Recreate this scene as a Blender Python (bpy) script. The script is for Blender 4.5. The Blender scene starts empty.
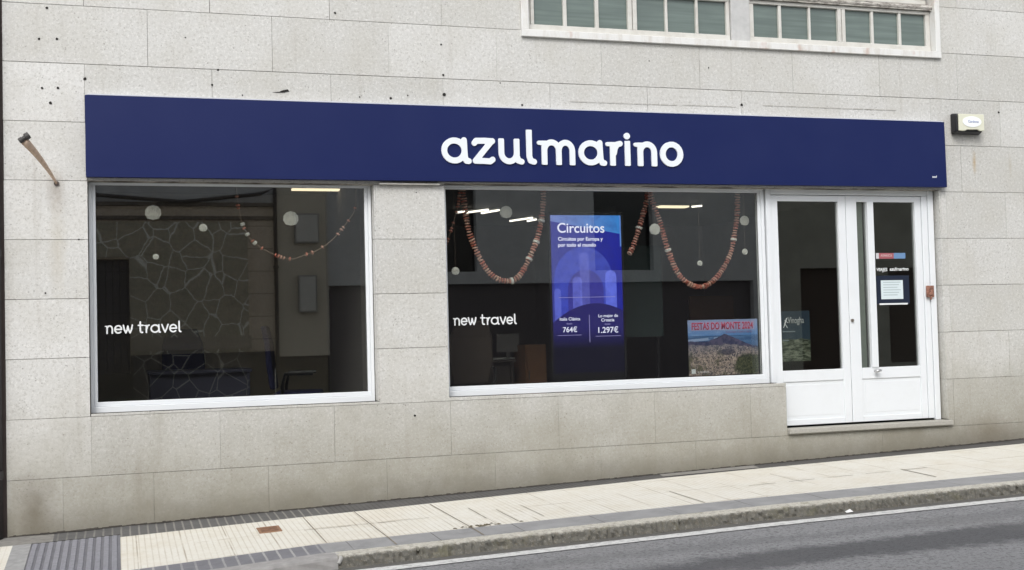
import bpy, bmesh, math, random
import numpy as np
from mathutils import Vector, Matrix
random.seed(11)
R = math.radians
scene = bpy.context.scene
col = scene.collection

# ------------------------------------------------------------------ camera
yaw, pitch, roll = 0.315331, 0.0363703, -0.0254554
fw = Vector((math.sin(yaw)*math.cos(pitch), math.cos(yaw)*math.cos(pitch), math.sin(pitch)))
rt = Vector((math.cos(yaw), -math.sin(yaw), 0)); up = rt.cross(fw)
r2 = math.cos(roll)*rt + math.sin(roll)*up
u2 = -math.sin(roll)*rt + math.cos(roll)*up
M = Matrix(((r2.x, u2.x, -fw.x, 0.0), (r2.y, u2.y, -fw.y, -10.9355), (r2.z, u2.z, -fw.z, 1.746), (0, 0, 0, 1)))
cd = bpy.data.cameras.new("camera"); cam = bpy.data.objects.new("camera", cd); col.objects.link(cam)
cam.matrix_world = M
cd.sensor_width = 36; cd.lens = 1220/1024*36; cd.clip_end = 2000; cd.clip_start = 0.05
scene.camera = cam

# ------------------------------------------------------------------ world, sun, exposure
W = bpy.data.worlds.new("World"); scene.world = W; W.use_nodes = True
nt = W.node_tree; bg = nt.nodes["Background"]
sk = nt.nodes.new("ShaderNodeTexSky"); sk.sky_type = 'NISHITA'; sk.sun_disc = False
SUN_EL, SUN_AZ = R(44), R(208)          # azimuth measured clockwise from +y
sk.sun_elevation = SUN_EL; sk.sun_rotation = SUN_AZ
sk.air_density = 1.0; sk.dust_density = 3.0
hs = nt.nodes.new("ShaderNodeHueSaturation"); hs.inputs['Saturation'].default_value = 0.30   # thin overcast: nearly white sky
nt.links.new(sk.outputs[0], hs.inputs['Color']); nt.links.new(hs.outputs[0], bg.inputs[0])
bg.inputs[1].default_value = 0.15
sl = bpy.data.lights.new("sun", 'SUN'); sl.energy = 0.75; sl.angle = R(20); sl.color = (1, 1, .995)
so = bpy.data.objects.new("sun", sl); col.objects.link(so)
sd = Vector((math.sin(SUN_AZ)*math.cos(SUN_EL), math.cos(SUN_AZ)*math.cos(SUN_EL), math.sin(SUN_EL)))
so.rotation_euler = sd.to_track_quat('Z', 'Y').to_euler()
scene.view_settings.view_transform = 'Standard'; scene.view_settings.look = 'None'
scene.view_settings.exposure = 0.70; scene.view_settings.gamma = 1; scene.view_settings.use_curve_mapping = False

# ------------------------------------------------------------------ helpers
class MB:
    def __init__(s): s.v = []; s.f = []; s.m = []; s.t = []
    def add(s, vs, fs, m=0, t=0.5):
        b = len(s.v); s.v += [tuple(v) for v in vs]
        for f in fs: s.f.append([b+i for i in f]); s.m.append(m); s.t.append(t)
    def box(s, x0, x1, y0, y1, z0, z1, m=0, t=0.5, skew=0.0):
        k = lambda x: skew*x
        vs = [(x, y, z+k(x)) for z in (z0, z1) for y in (y0, y1) for x in (x0, x1)]
        s.add(vs, [(0,2,3,1),(4,5,7,6),(0,1,5,4),(2,6,7,3),(0,4,6,2),(1,3,7,5)], m, t)
    def quad(s, a, b, c, d, m=0, t=0.5): s.add([a, b, c, d], [(0,1,2,3)], m, t)
    def tube(s, pts, r, n=10, m=0, cap=True):
        pts = [Vector(p) for p in pts]; rs = r if isinstance(r, (list, tuple)) else [r]*len(pts)
        b = len(s.v)
        for i, p in enumerate(pts):
            d = (pts[min(i+1, len(pts)-1)] - pts[max(i-1, 0)]).normalized()
            a = d.orthogonal().normalized() if i == 0 else (pa - d*pa.dot(d)).normalized()
            pa = a; c = d.cross(a)
            for k in range(n):
                w = 2*math.pi*k/n; s.v.append(tuple(p + rs[i]*(math.cos(w)*a + math.sin(w)*c)))
        for i in range(len(pts)-1):
            for k in range(n):
                s.f.append([b+i*n+k, b+i*n+(k+1) % n, b+(i+1)*n+(k+1) % n, b+(i+1)*n+k]); s.m.append(m); s.t.append(.5)
        if cap:
            s.f.append([b+k for k in range(n)][::-1]); s.m.append(m); s.t.append(.5)
            s.f.append([b+(len(pts)-1)*n+k for k in range(n)]); s.m.append(m); s.t.append(.5)
    def build(s, name, mats, parent=None, bevel=0, smooth=False):
        me = bpy.data.meshes.new(name); me.from_pydata(s.v, [], s.f)
        if not isinstance(mats, (list, tuple)): mats = [mats]
        for m in mats: me.materials.append(m)
        me.polygons.foreach_set('material_index', s.m)
        at = me.attributes.new('tint', 'FLOAT', 'FACE'); at.data.foreach_set('value', s.t)
        bm = bmesh.new(); bm.from_mesh(me); bmesh.ops.recalc_face_normals(bm, faces=bm.faces); bm.to_mesh(me); bm.free()
        if smooth:
            me.polygons.foreach_set('use_smooth', [True]*len(me.polygons))
        o = bpy.data.objects.new(name, me); col.objects.link(o)
        if bevel:
            b = o.modifiers.new('bevel', 'BEVEL'); b.width = bevel; b.segments = 2; b.limit_method = 'ANGLE'
        if parent: o.parent = parent; o.matrix_parent_inverse = Matrix.Translation(parent.location).inverted()
        return o

def tag(o, label=None, cat=None, group=None, kind=None):
    if label: o['label'] = label
    if cat: o['category'] = cat
    if group: o['group'] = group
    if kind: o['kind'] = kind
    return o
def empty(name, loc, label, cat, group=None):
    o = bpy.data.objects.new(name, None); col.objects.link(o); o.location = loc; o.empty_display_size = .1
    return tag(o, label, cat, group)

def N(nt, t, **k):
    n = nt.nodes.new(t)
    for a, b in k.items():
        if a in n.inputs: n.inputs[a].default_value = b
        else: setattr(n, a, b)
    return n
class Mat:
    """small node builder"""
    def __init__(s, name, color=(.5,.5,.5), rough=.6, metal=0, spec=.5):
        s.m = bpy.data.materials.new(name); s.m.use_nodes = True; s.nt = s.m.node_tree
        s.b = s.nt.nodes['Principled BSDF']; s.col = None
        s.b.inputs['Base Color'].default_value = (*color, 1); s.base = color
        s.b.inputs['Roughness'].default_value = rough; s.b.inputs['Metallic'].default_value = metal
        s.b.inputs['Specular IOR Level'].default_value = spec
        s.tc = s.nt.nodes.new('ShaderNodeTexCoord').outputs['Object']
    def link(s, a, b): s.nt.links.new(a, b)
    def rgb(s, c):
        n = s.nt.nodes.new('ShaderNodeRGB'); n.outputs[0].default_value = (*c, 1); return n.outputs[0]
    def map(s, scale=(1,1,1), loc=(0,0,0)):
        n = s.nt.nodes.new('ShaderNodeMapping'); n.inputs['Scale'].default_value = scale; n.inputs['Location'].default_value = loc
        s.link(s.tc, n.inputs[0]); return n.outputs[0]
    def noise(s, scale, detail=3, rough=.55, vec=None):
        n = s.nt.nodes.new('ShaderNodeTexNoise'); n.inputs['Scale'].default_value = scale
        n.inputs['Detail'].default_value = detail; n.inputs['Roughness'].default_value = rough
        s.link(vec or s.tc, n.inputs['Vector']); return n.outputs['Fac']
    def voro(s, scale, feature='F1', vec=None, out='Distance', rnd=1):
        n = s.nt.nodes.new('ShaderNodeTexVoronoi'); n.feature = feature; n.inputs['Scale'].default_value = scale
        n.inputs['Randomness'].default_value = rnd
        s.link(vec or s.tc, n.inputs['Vector']); return n.outputs[out]
    def ramp(s, fac, stops):
        n = s.nt.nodes.new('ShaderNodeMapRange'); n.inputs['From Min'].default_value = stops[0]; n.inputs['From Max'].default_value = stops[1]
        n.inputs['To Min'].default_value = stops[2] if len(stops) > 2 else 0; n.inputs['To Max'].default_value = stops[3] if len(stops) > 2 else 1
        s.link(fac, n.inputs['Value']); return n.outputs[0]
    def math(s, op, a, b=None, clamp=False):
        n = s.nt.nodes.new('ShaderNodeMath'); n.operation = op; n.use_clamp = clamp
        for i, x in enumerate((a, b)):
            if x is None: continue
            if isinstance(x, (int, float)): n.inputs[i].default_value = x
            else: s.link(x, n.inputs[i])
        return n.outputs[0]
    def sep(s):
        n = s.nt.nodes.new('ShaderNodeSeparateXYZ'); s.link(s.tc, n.inputs[0]); return n.outputs
    def attr(s, name):
        n = s.nt.nodes.new('ShaderNodeAttribute'); n.attribute_name = name; return n.outputs['Fac']
    def mix(s, fac, a, b, mode='MIX'):
        n = s.nt.nodes.new('ShaderNodeMix'); n.data_type = 'RGBA'; n.blend_type = mode; n.clamp_factor = True
        if isinstance(fac, (int, float)): n.inputs[0].default_value = fac
        else: s.link(fac, n.inputs[0])
        for i, x in ((6, a), (7, b)):
            if isinstance(x, tuple): n.inputs[i].default_value = (*x, 1)
            else: s.link(x, n.inputs[i])
        return n.outputs[2]
    def over(s, fac, c, mode='MIX'):
        s.col = s.mix(fac, s.col if s.col is not None else s.base, c, mode); return s
    def bump(s, h, strength=.3, dist=.01):
        n = s.nt.nodes.new('ShaderNodeBump'); n.inputs['Strength'].default_value = strength; n.inputs['Distance'].default_value = dist
        s.link(h, n.inputs['Height']); s.link(n.outputs[0], s.b.inputs['Normal']); return s
    def done(s):
        if s.col is not None: s.link(s.col, s.b.inputs['Base Color'])
        return s.m

def speck(name, color, rough=.6, amt=.12, scale=30, metal=0):
    m = Mat(name, color, rough, metal)
    n = m.ramp(m.noise(scale, 4), (.35, .7))
    d = tuple(c*(1-amt*2) for c in color)
    m.over(m.math('MULTIPLY', n, .6), d)
    m.over(m.math('MULTIPLY', m.ramp(m.noise(2.3, 3), (.4, .7)), .5), tuple(c*(1-amt) for c in color))
    return m.done()
def emit(name, color, strength):
    m = Mat(name, (0,0,0)); m.b.inputs['Emission Color'].default_value = (*color, 1); m.b.inputs['Emission Strength'].default_value = strength
    m.b.inputs['Specular IOR Level'].default_value = 0
    return m.m

# ------------------------------------------------------------------ materials
def granite():
    m = Mat('granite_cladding', (.490,.487,.462), .75)
    t = m.attr('tint')
    m.over(t, (.625,.622,.602))                                         # slab to slab tone
    m.over(m.math('MULTIPLY', m.ramp(m.noise(34, 4, .85), (.51, .62)), .42), (.29,.275,.24))      # grain
    m.over(m.math('MULTIPLY', m.ramp(m.noise(40, 4, .85, m.map((1,1,1),(5,5,5))), (.52, .62)), .42), (.82,.81,.78))
    pit = m.voro(26, rnd=1)                                            # small dark pits
    sel = m.ramp(m.noise(9, 2), (.50, .60))
    fl = m.voro(38, rnd=1, vec=m.map((1,1,1),(2,0,7))); fs_ = m.ramp(m.noise(5, 3), (.42, .60))
    m.over(m.math('MULTIPLY', m.math('LESS_THAN', fl, .22), m.math('MULTIPLY', fs_, .45)), (.26,.25,.225))
    m.over(m.math('MULTIPLY', m.math('LESS_THAN', pit, .17), m.math('MULTIPLY', sel, .55)), (.17,.16,.145))
    m.over(m.math('MULTIPLY', m.ramp(m.noise(1.7, 5, .65), (.42, .70)), .40), (.42,.402,.345))   # weather patches
    x, y, z = m.sep()[0:3]
    # grime risen from the pavement, broken up by noise
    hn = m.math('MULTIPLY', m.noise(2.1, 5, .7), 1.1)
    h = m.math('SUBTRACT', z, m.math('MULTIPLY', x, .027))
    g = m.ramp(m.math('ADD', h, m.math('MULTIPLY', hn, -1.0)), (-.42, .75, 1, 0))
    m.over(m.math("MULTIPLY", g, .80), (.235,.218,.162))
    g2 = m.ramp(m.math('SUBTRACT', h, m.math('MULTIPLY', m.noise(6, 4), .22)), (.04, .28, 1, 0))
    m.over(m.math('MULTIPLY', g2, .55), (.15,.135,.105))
    # vertical streaks
    st = m.noise(1, 4, .6, m.map((9, 1, .55)))
    m.over(m.math('MULTIPLY', m.ramp(st, (.58, .76)), .22), (.25,.22,.17))
    # the brown stain at the left corner near the ground
    n = m.nt.nodes.new('ShaderNodeVectorMath'); n.operation = 'DISTANCE'; m.link(m.map((1.35, 0, .8)), n.inputs[0]); n.inputs[1].default_value = (-.66*1.35, 0, .33*.8)
    dd = m.math('ADD', n.outputs['Value'], m.math('MULTIPLY', m.noise(7, 4), .25))
    m.over(m.math('MULTIPLY', m.ramp(dd, (.12, .46, 1, 0)), .75), (.13,.11,.075))
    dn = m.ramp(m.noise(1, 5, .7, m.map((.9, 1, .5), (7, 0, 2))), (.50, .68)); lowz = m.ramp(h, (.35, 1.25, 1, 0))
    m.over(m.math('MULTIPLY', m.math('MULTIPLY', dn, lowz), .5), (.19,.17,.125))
    # rust run below the alarm box
    def stain(cx, cz, sx, sz, c, a):
        nonlocal m
        n = m.nt.nodes.new('ShaderNodeVectorMath'); n.operation = 'DISTANCE'; m.link(m.map((sx, 0, sz)), n.inputs[0]); n.inputs[1].default_value = (cx*sx, 0, cz*sz)
        dd = m.math('ADD', n.outputs['Value'], m.math('MULTIPLY', m.noise(22, 4), .6))
        m.over(m.math('MULTIPLY', m.ramp(dd, (.3, 1.0, 1, 0)), a), c)
    stain(8.86, 3.42, 22, 4.5, (.36,.24,.09), .7)
    stain(8.95, .52, 1.6, 3.2, (.17,.14,.10), .55)
    stain(9.33, 3.40, 25, 5, (.34,.29,.20), .45)
    stain(-.46, 3.0, 7, 3, (.30,.24,.17), .45)
    stain(-.45, 2.5, 8, 1.4, (.40,.35,.25), .35)
    m.bump(m.math('ADD', m.noise(90, 3), m.math('MULTIPLY', pit, .6)), .25, .004)
    return m.done()
GRAN = granite()
MORTAR = Mat('joint_mortar', (.10,.09,.075), .9)
MORTAR.over(MORTAR.ramp(MORTAR.noise(2.6, 4, .7), (.44, .58)), (.36,.34,.30)); MORTAR = MORTAR.done()
SILLST = speck('sill_stone', (.40,.385,.345), .8, .15, 60)
def pvc():
    m = Mat('white_pvc', (.74,.765,.785), .32)
    m.over(m.math('MULTIPLY', m.ramp(m.noise(5, 5, .7), (.5, .75)), .12), (.55,.55,.52))
    x, y, z = m.sep()[0:3]
    return m.done()
PVC = pvc()
def sillm():
    m = Mat('weathered_white_trim', (.68,.68,.66), .6)
    m.over(m.math('MULTIPLY', m.ramp(m.noise(4, 6, .75, m.map((2.2, 1, .6))), (.46, .66)), .45), (.42,.37,.30))
    m.over(m.math('MULTIPLY', m.ramp(m.noise(3, 3, .6, m.map((1.3,1,1), (9,0,0))), (.60, .68)), .4), (.38,.17,.10))
    return m.done()
TRIM = sillm()
def alum():
    m = Mat('aged_aluminium', (.58,.57,.53), .5)
    m.over(m.math('MULTIPLY', m.ramp(m.noise(7, 5, .7), (.45, .65)), .35), (.36,.33,.28)); return m.done()
ALU = alum()
DIRTY = Mat('dirty_shutter_rail', (.50,.48,.44), .8)
DIRTY.over(DIRTY.math('MULTIPLY', DIRTY.ramp(DIRTY.noise(9, 6, .8, DIRTY.map((1, 1, 3))), (.42, .6)), .9), (.12,.10,.085)); DIRTY = DIRTY.done()
NAVY = Mat('navy_sign_panel', (.006,.013,.078), .45, spec=.25)
NAVY.over(NAVY.math('MULTIPLY', NAVY.ramp(NAVY.noise(1.6, 3), (.4, .7)), .35), (.013,.021,.09)); NAVY = NAVY.done()
WHITE_L = Mat('white_letter_acrylic', (.76,.80,.84), .4).done()
VINYL = Mat('white_vinyl', (.72,.74,.74), .6).done()
def glassm(name='window_glass', tint=(.89,.90,.88), f0=.105, rough=0.0):
    m = bpy.data.materials.new(name); m.use_nodes = True; nt = m.node_tree; nt.nodes.clear()
    o = nt.nodes.new('ShaderNodeOutputMaterial'); mx = nt.nodes.new('ShaderNodeMixShader')
    tr = N(nt, 'ShaderNodeBsdfTransparent'); tr.inputs[0].default_value = (*tint, 1)
    gl = N(nt, 'ShaderNodeBsdfGlossy'); gl.inputs['Roughness'].default_value = rough; gl.inputs['Color'].default_value = (1,1,1,1)
    lw = N(nt, 'ShaderNodeLayerWeight'); lw.inputs['Blend'].default_value = .5
    p = N(nt, 'ShaderNodeMath', operation='POWER'); nt.links.new(lw.outputs['Facing'], p.inputs[0]); p.inputs[1].default_value = 5
    mr = N(nt, 'ShaderNodeMapRange'); nt.links.new(p.outputs[0], mr.inputs['Value']); mr.inputs['To Min'].default_value = f0
    nt.links.new(mr.outputs[0], mx.inputs[0]); nt.links.new(tr.outputs[0], mx.inputs[1]); nt.links.new(gl.outputs[0], mx.inputs[2])
    nt.links.new(mx.outputs[0], o.inputs[0]); return m
GLASS = glassm()
GLASS_D = glassm('door_glass', (.80,.81,.79), .092)
def upglass():
    m = Mat('green_tinted_glass', (.105,.135,.122), .15, spec=.5)
    w = m.noise(1, 3, .5, m.map((1.2, 1, 26)))
    m.over(m.math('MULTIPLY', m.ramp(w, (.35, .7)), .7), (.165,.21,.19))
    m.over(m.math('MULTIPLY', m.ramp(m.noise(2.5, 2), (.45, .7)), .4), (.09,.115,.105))
    return m.done()
UPG = upglass()

# pavement materials
def cream():
    m = Mat('cream_pavement_tile', (.665,.648,.585), .7)
    x, y, z = m.sep()[0:3]
    g = m.math('FRACT', m.math('MULTIPLY', x, 1/.0455))
    gr = m.math('LESS_THAN', m.math('ABSOLUTE', m.math('SUBTRACT', g, .5)), .10)
    wear = m.ramp(m.noise(1.3, 4, .7, m.map((1, .8, 1))), (.36, .62, .12, 1))
    m.over(m.math('MULTIPLY', m.ramp(m.noise(3, 6, .8), (.45, .64)), .40), (.55,.50,.39))
    m.over(m.math('MULTIPLY', m.ramp(m.noise(24, 4, .85, m.map((1,1,1),(1,5,2))), (.54, .64)), .35), (.47,.42,.33))
    m.over(m.math('MULTIPLY', m.ramp(m.noise(1.1, 3, .6, m.map((1,1,1), (3,7,0))), (.5, .7)), .35), (.62,.56,.46))
    m.over(m.math('MULTIPLY', m.math('MULTIPLY', gr, wear), .50), (.40,.345,.26))
    # tile joints across, irregular strength
    g3 = m.math('FRACT', m.math('MULTIPLY', m.math('ADD', x, .03), 1/.3413))
    j = m.math('LESS_THAN', m.math('ABSOLUTE', m.math('SUBTRACT', g3, .5)), .014)
    m.over(m.math('MULTIPLY', j, m.ramp(m.noise(1.9, 2), (.45, .6, .1, .75))), (.30,.25,.18))
    gy = m.math('FRACT', m.math('ADD', m.math('MULTIPLY', y, 1/.64), .06))
    jy = m.math('LESS_THAN', m.math('ABSOLUTE', m.math('SUBTRACT', gy, .5)), .011)
    m.over(m.math('MULTIPLY', jy, m.ramp(m.noise(1.5, 3, .6, m.map((1,0,0), (4,0,0))), (.48, .56, .05, .8))), (.33,.27,.19))
    m.over(m.math('MULTIPLY', m.ramp(m.noise(70, 2), (.5, .7)), .15), (.5,.46,.36))
    m.bump(m.math('MULTIPLY', gr, -1), .35, .004); return m.done()
CREAM = cream()
def slate(name, base, pitch, gap, jc, amount, jr=None):
    m = Mat(name, base, .8)
    x, y, z = m.sep()[0:3]
    xx = m.math('ADD', x, m.math('MULTIPLY', m.noise(3, 2), .012))
    g = m.math('FRACT', m.math('MULTIPLY', xx, 1/pitch))
    j = m.math('LESS_THAN', m.math('ABSOLUTE', m.math('SUBTRACT', g, .5)), gap)
    m.over(m.math('MULTIPLY', m.ramp(m.noise(16, 4, .7), (.4, .65)), .5), tuple(c*.6 for c in base))
    m.over(m.math('MULTIPLY', m.ramp(m.noise(4, 4, .7), (.45, .7)), .35), tuple(min(1, c*1.6) for c in base))
    m.over(m.math('MULTIPLY', j, m.ramp(m.noise(2.2, 3), (.35, .6, amount*.35, amount))), jc)
    m.bump(m.noise(30, 4), .5, .01); return m.done()
SLATE_IN_L = slate('dark_slate_setts', (.10,.098,.095), .071, .10, (.25,.24,.215), .75)
SLATE_IN = slate('dark_ribbed_tiles', (.095,.092,.088), .0455, .16, (.04,.038,.036), .8)
SLATE_OUT_L = slate('mortared_slate_band', (.17,.17,.185), .098, .08, (.38,.375,.36), .8)
SLATE_OUT = slate('grey_border_slab', (.265,.265,.265), .66, .006, (.08,.075,.07), 1.0)
PALE_SLAB = speck('pale_concrete_slab', (.50,.50,.49), .8, .12, 20)
TACT = slate('dark_tactile_tile', (.15,.15,.165), .33, .008, (.07,.07,.075), .8)
def kerbm():
    m = Mat('rough_kerb_granite', (.50,.48,.42), .9)
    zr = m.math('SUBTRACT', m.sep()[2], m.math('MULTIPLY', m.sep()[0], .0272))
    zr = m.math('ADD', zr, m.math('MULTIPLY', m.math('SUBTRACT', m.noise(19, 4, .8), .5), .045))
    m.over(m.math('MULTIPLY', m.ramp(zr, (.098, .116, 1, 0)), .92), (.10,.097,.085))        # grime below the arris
    m.over(m.math('MULTIPLY', m.ramp(m.noise(31, 5, .85), (.48, .62)), .6), (.17,.15,.11))
    m.over(m.math('MULTIPLY', m.ramp(m.noise(3.2, 3), (.58, .68)), .45), (.15,.14,.07))
    m.over(m.math('MULTIPLY', m.ramp(m.noise(50, 4, .8, m.map((1,1,1),(6,6,6))), (.54, .68)), .4), (.44,.42,.37))
    m.bump(m.noise(45, 5, .7), .5, .01); return m.done()
KERB = kerbm()
KERB_S = speck('smooth_kerb_concrete', (.33,.32,.31), .85, .22, 14)
def asphalt():
    m = Mat('asphalt', (.215,.216,.220), .85)
    m.over(m.math('MULTIPLY', m.ramp(m.noise(42, 4, .8), (.49, .60)), .75), (.27,.27,.275))
    m.over(m.math('MULTIPLY', m.ramp(m.noise(36, 4, .8, m.map((1,1,1),(4,4,4))), (.51, .61)), .7), (.05,.05,.053))
    x, y, z = m.sep()[0:3]
    def band(cy, w, a, sl=0.0):
        d = m.math('ABSOLUTE', m.math('SUBTRACT', m.math('ADD', y, m.math('MULTIPLY', x, sl)), cy))
        d = m.math('ADD', d, m.math('MULTIPLY', m.math('SUBTRACT', m.noise(5.5, 6, .85), .5), .7))
        d = m.math('ADD', d, m.math('MULTIPLY', m.math('SUBTRACT', m.noise(1, 3, .6, m.map((.45, .5, 1), (2, 3, 0))), .5), .6))
        m.over(m.math('MULTIPLY', m.ramp(d, (w*.35, w, 1, 0)), a), (.045,.045,.050))
    band(-2.72, .16, .25, .035); band(-3.35, .30, .75, .035)
    m.over(m.math('MULTIPLY', m.ramp(m.noise(.8, 4, .6), (.5, .7)), .25), (.19,.185,.18))
    m.bump(m.noise(110, 3, .7), .6, .008); return m.done()
ASPH = asphalt()
LINE = Mat('worn_white_road_paint', (.60,.60,.58), .7)
LINE.over(LINE.math('MULTIPLY', LINE.ramp(LINE.noise(18, 5, .8), (.48, .66)), .75), (.22,.22,.22)); LINE = LINE.done()
EARTH = speck('far_ground', (.16,.15,.11), .95)
DUSTGAP = speck('dirty_gap', (.05,.045,.04), .95)
GUTTER = speck('gutter_dirt', (.12,.115,.105), .95, .25, 40)

# ------------------------------------------------------------------ ground
S = .0272
def Gz(x, y):                       # pavement surface
    d = 0
    if x < 1.45: d = .032*min(1.45-x, 2.2)*min(1.3, max(0, -y/1.66))
    return .16 + S*x + .02*y - d
def Rz(x): return .020 + S*x
def off(x): return -.045*max(0, min(x, 14)-4.9)      # the street bends away a little
xs_all = [-14, -8, -4, -2.2] + [round(-1.9+.1*i, 3) for i in range(36)] + [1.95, 3, 4, 5, 6, 7, 8, 9, 10, 12, 16, 24]
xs_all = sorted(set(xs_all))
def interp(pts, x):
    if x <= pts[0][0]: return pts[0][1]
    for (a, b), (c, d) in zip(pts, pts[1:]):
        if x <= c: return b + (d-b)*(x-a)/(c-a)
    return pts[-1][1]
y1f = lambda x: interp([(-14,-.30),(-.9,-.36),(0,-.44),(1.1,-.425),(2.27,-.385),(3.74,-.295),(5.37,-.205),(7.14,-.24),(9.13,-.28),(14,-.3)], x)
def strip(mb, ya, yb, mat, x0, x1, dz=0):
    xs = [x0] + [x for x in xs_all if x0 < x < x1] + [x1]
    for a, b in zip(xs, xs[1:]):
        p = lambda x, f: (x, f(x), Gz(x, f(x)) + dz)
        mb.quad(p(a, yb), p(b, yb), p(b, ya), p(a, ya), mat)
c = lambda v: (lambda x: v)
pv = MB()
strip(pv, c(-.004), y1f, 0, 1.75, 24); strip(pv, c(-.004), y1f, 1, .02, 1.75)
strip(pv, c(-.004), c(-.33), 1, -.50, .02); strip(pv, c(-.004), c(-.33), 7, -14, -.50)
ko = lambda v: (lambda x: v+off(x))
strip(pv, y1f, ko(-1.66), 2, .02, 24)
strip(pv, c(-1.66), c(-2.0), 3, .02, 1.44); strip(pv, ko(-1.66), ko(-2.02), 4, 1.44, 24)
strip(pv, c(-.33), c(-2.0), 5, -.80, -.66); strip(pv, c(-.33), c(-2.0), 2, -14, -.80)
strip(pv, c(-.33), c(-2.0), 6, -.66, .02, -.004)
pav = pv.build('pavement', [SLATE_IN, SLATE_IN_L, CREAM, SLATE_OUT_L, SLATE_OUT, speck('worn_slab', (.33,.33,.325), .85, .2, 18), TACT, speck('rough_concrete', (.24,.23,.21), .9, .25, 20)]); tag(pav, kind='structure')
# lighter patch of slab in the dark band by the wall, and the crisp cross joints of the big slabs
mb = MB()
for x0, x1 in ((5.02, 6.05),):
    mb.add([(x0,-.02,Gz(x0,-.02)+.004),(x1,-.02,Gz(x1,-.02)+.004),(x1-.03,-.19,Gz(x1,-.19)+.004),(x0-.03,-.17,Gz(x0,-.17)+.004)], [(0,3,2,1)])
tag(mb.build('pavement_patch', speck('patch_concrete', (.27,.26,.235), .85, .2, 25)), kind='structure')
mb = MB()
def joint(x, ya, yb, w=.009, slope=.0):
    mb.add([(x-w/2,ya,Gz(x,ya)+.004),(x+w/2,ya,Gz(x,ya)+.004),(x+w/2+slope,yb,Gz(x,yb)+.004),(x-w/2+slope,yb,Gz(x,yb)+.004)], [(0,3,2,1)])
joint(1.945, -.42, -1.66, .008, .02); joint(1.965, -1.66, -2.0, .010); joint(2.62, -.42, -1.66, .010, .02); joint(2.64, -1.66, -2.0, .012)
joint(4.675, -.97, -1.66, .010); joint(7.04, -1.05, -1.6, .014, -.02); joint(1.50, -.45, -1.66, .006); joint(3.30, -.9, -1.5, .006)
joint(5.9, -.6, -1.2, .006); joint(3.05, -1.0, -1.6, .007); joint(2.86, -.8, -1.35, .006)
for xa, xb, y in ((1.42, 1.94, -1.06), (1.95, 2.45, -1.06), (5.4, 7.3, -1.10)):
    n = 14
    for i in range(n):
        if xb > 3 and i % 3 == 2: continue
        a = xa+(xb-xa)*i/n; b = xa+(xb-xa)*(i+1)/n; w = random.uniform(.004, .014)
        mb.add([(a,y,Gz(a,y)+.004),(b,y,Gz(b,y)+.004),(b,y+w,Gz(b,y)+.0045),(a,y+w,Gz(a,y)+.0045)], [(0,1,2,3)])
tag(mb.build('pavement_joints', speck('joint_dirt', (.26,.22,.17), .95, .3, 30)), kind='structure')
# ribs of the tactile slab
mb = MB()
for i in range(11):
    x = -.628 + i*.0605
    n = 6
    for k in range(n):
        ya, yb = -.36 - 1.6*k/n, -.36 - 1.6*(k+1)/n
        for a, b in ((ya, yb),):
            vs = [(x-.021,a,Gz(x,a)-.003),(x+.021,a,Gz(x,a)-.003),(x+.015,a,Gz(x,a)+.004),(x-.015,a,Gz(x,a)+.004),
                  (x-.021,b,Gz(x,b)-.003),(x+.021,b,Gz(x,b)-.003),(x+.015,b,Gz(x,b)+.004),(x-.015,b,Gz(x,b)+.004)]
            mb.add(vs, [(0,4,7,3),(3,7,6,2),(2,6,5,1),(0,3,2,1),(4,5,6,7)])
tag(mb.build('tactile_paving', speck('tactile_ribs', (.25,.25,.275), .8, .18, 25)), kind='structure')
# kerb: rough granite right of 1.5, smooth dropped kerb left of it
def kerb(name, x0, x1, step, amp, mat, seedv, yin=-2.0, yout=-2.15):
    rnd = random.Random(seedv); mb = MB(); n = int((x1-x0)/step); prof = []
    blk = 0; bo = 0
    for i in range(n+1):
        x = x0+(x1-x0)*i/n
        if int(x/1.05) != blk: blk = int(x/1.05); bo = rnd.uniform(-.008, .008)*(1 if amp > .004 else .3)
        gap = 1 if (amp > .004 and abs(x/1.05-round(x/1.05)) < .012) else 0
        r = lambda s=1: rnd.uniform(-amp, amp)*s
        zt = Gz(x, yin); z2 = zt-.004; o_ = off(x)
        pts = [(yin, zt+r(.15)), (yout+.030, z2+r(.25)), (yout+.008+r()+bo, z2-.006+r(.5)-gap*.03), (yout+r()+bo+gap*.03, z2-.024+r(.8)),
               (yout-.004+r(1.4)+bo+gap*.03, z2-.055+r()), (yout-.008+r(1.4)+bo, Rz(x)+.012), (yout-.02, Rz(x)-.05), (yin, Rz(x)-.05)]
        prof.append([(x+(r(.3) if 0 < i < n else 0), y+o_, z) for y, z in pts])
    b = [p for pr in prof for p in pr]; k = len(prof[0]); fs = []
    for i in range(n):
        for j in range(k-1):
            fs.append((i*k+j, (i+1)*k+j, (i+1)*k+j+1, i*k+j+1))
    fs.append(tuple(range(k))); fs.append(tuple(n*k+j for j in range(k)))
    mb.add(b, fs); return tag(mb.build(name, mat), kind='structure')
kerb('kerb', 1.50, 24, .022, .007, KERB, 3, -2.02, -2.15)
kerb('kerb', -14, 1.497, .10, .002, KERB_S, 4, -2.0, -2.17)
mb = MB()                                             # cement splash where the two kerbs meet
random.seed(5)
mb.tube([(1.47,-1.99,Gz(1.46,-1.99)-.012),(1.51,-2.07,Gz(1.5,-2.0)-.018),(1.52,-2.14,Gz(1.5,-2.0)-.030),(1.50,-2.17,Gz(1.5,-2.0)-.06)], [.012,.020,.022,.012], 9)
tag(mb.build('kerb_mortar', speck('cement', (.42,.41,.39), .9)), kind='structure')
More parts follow.
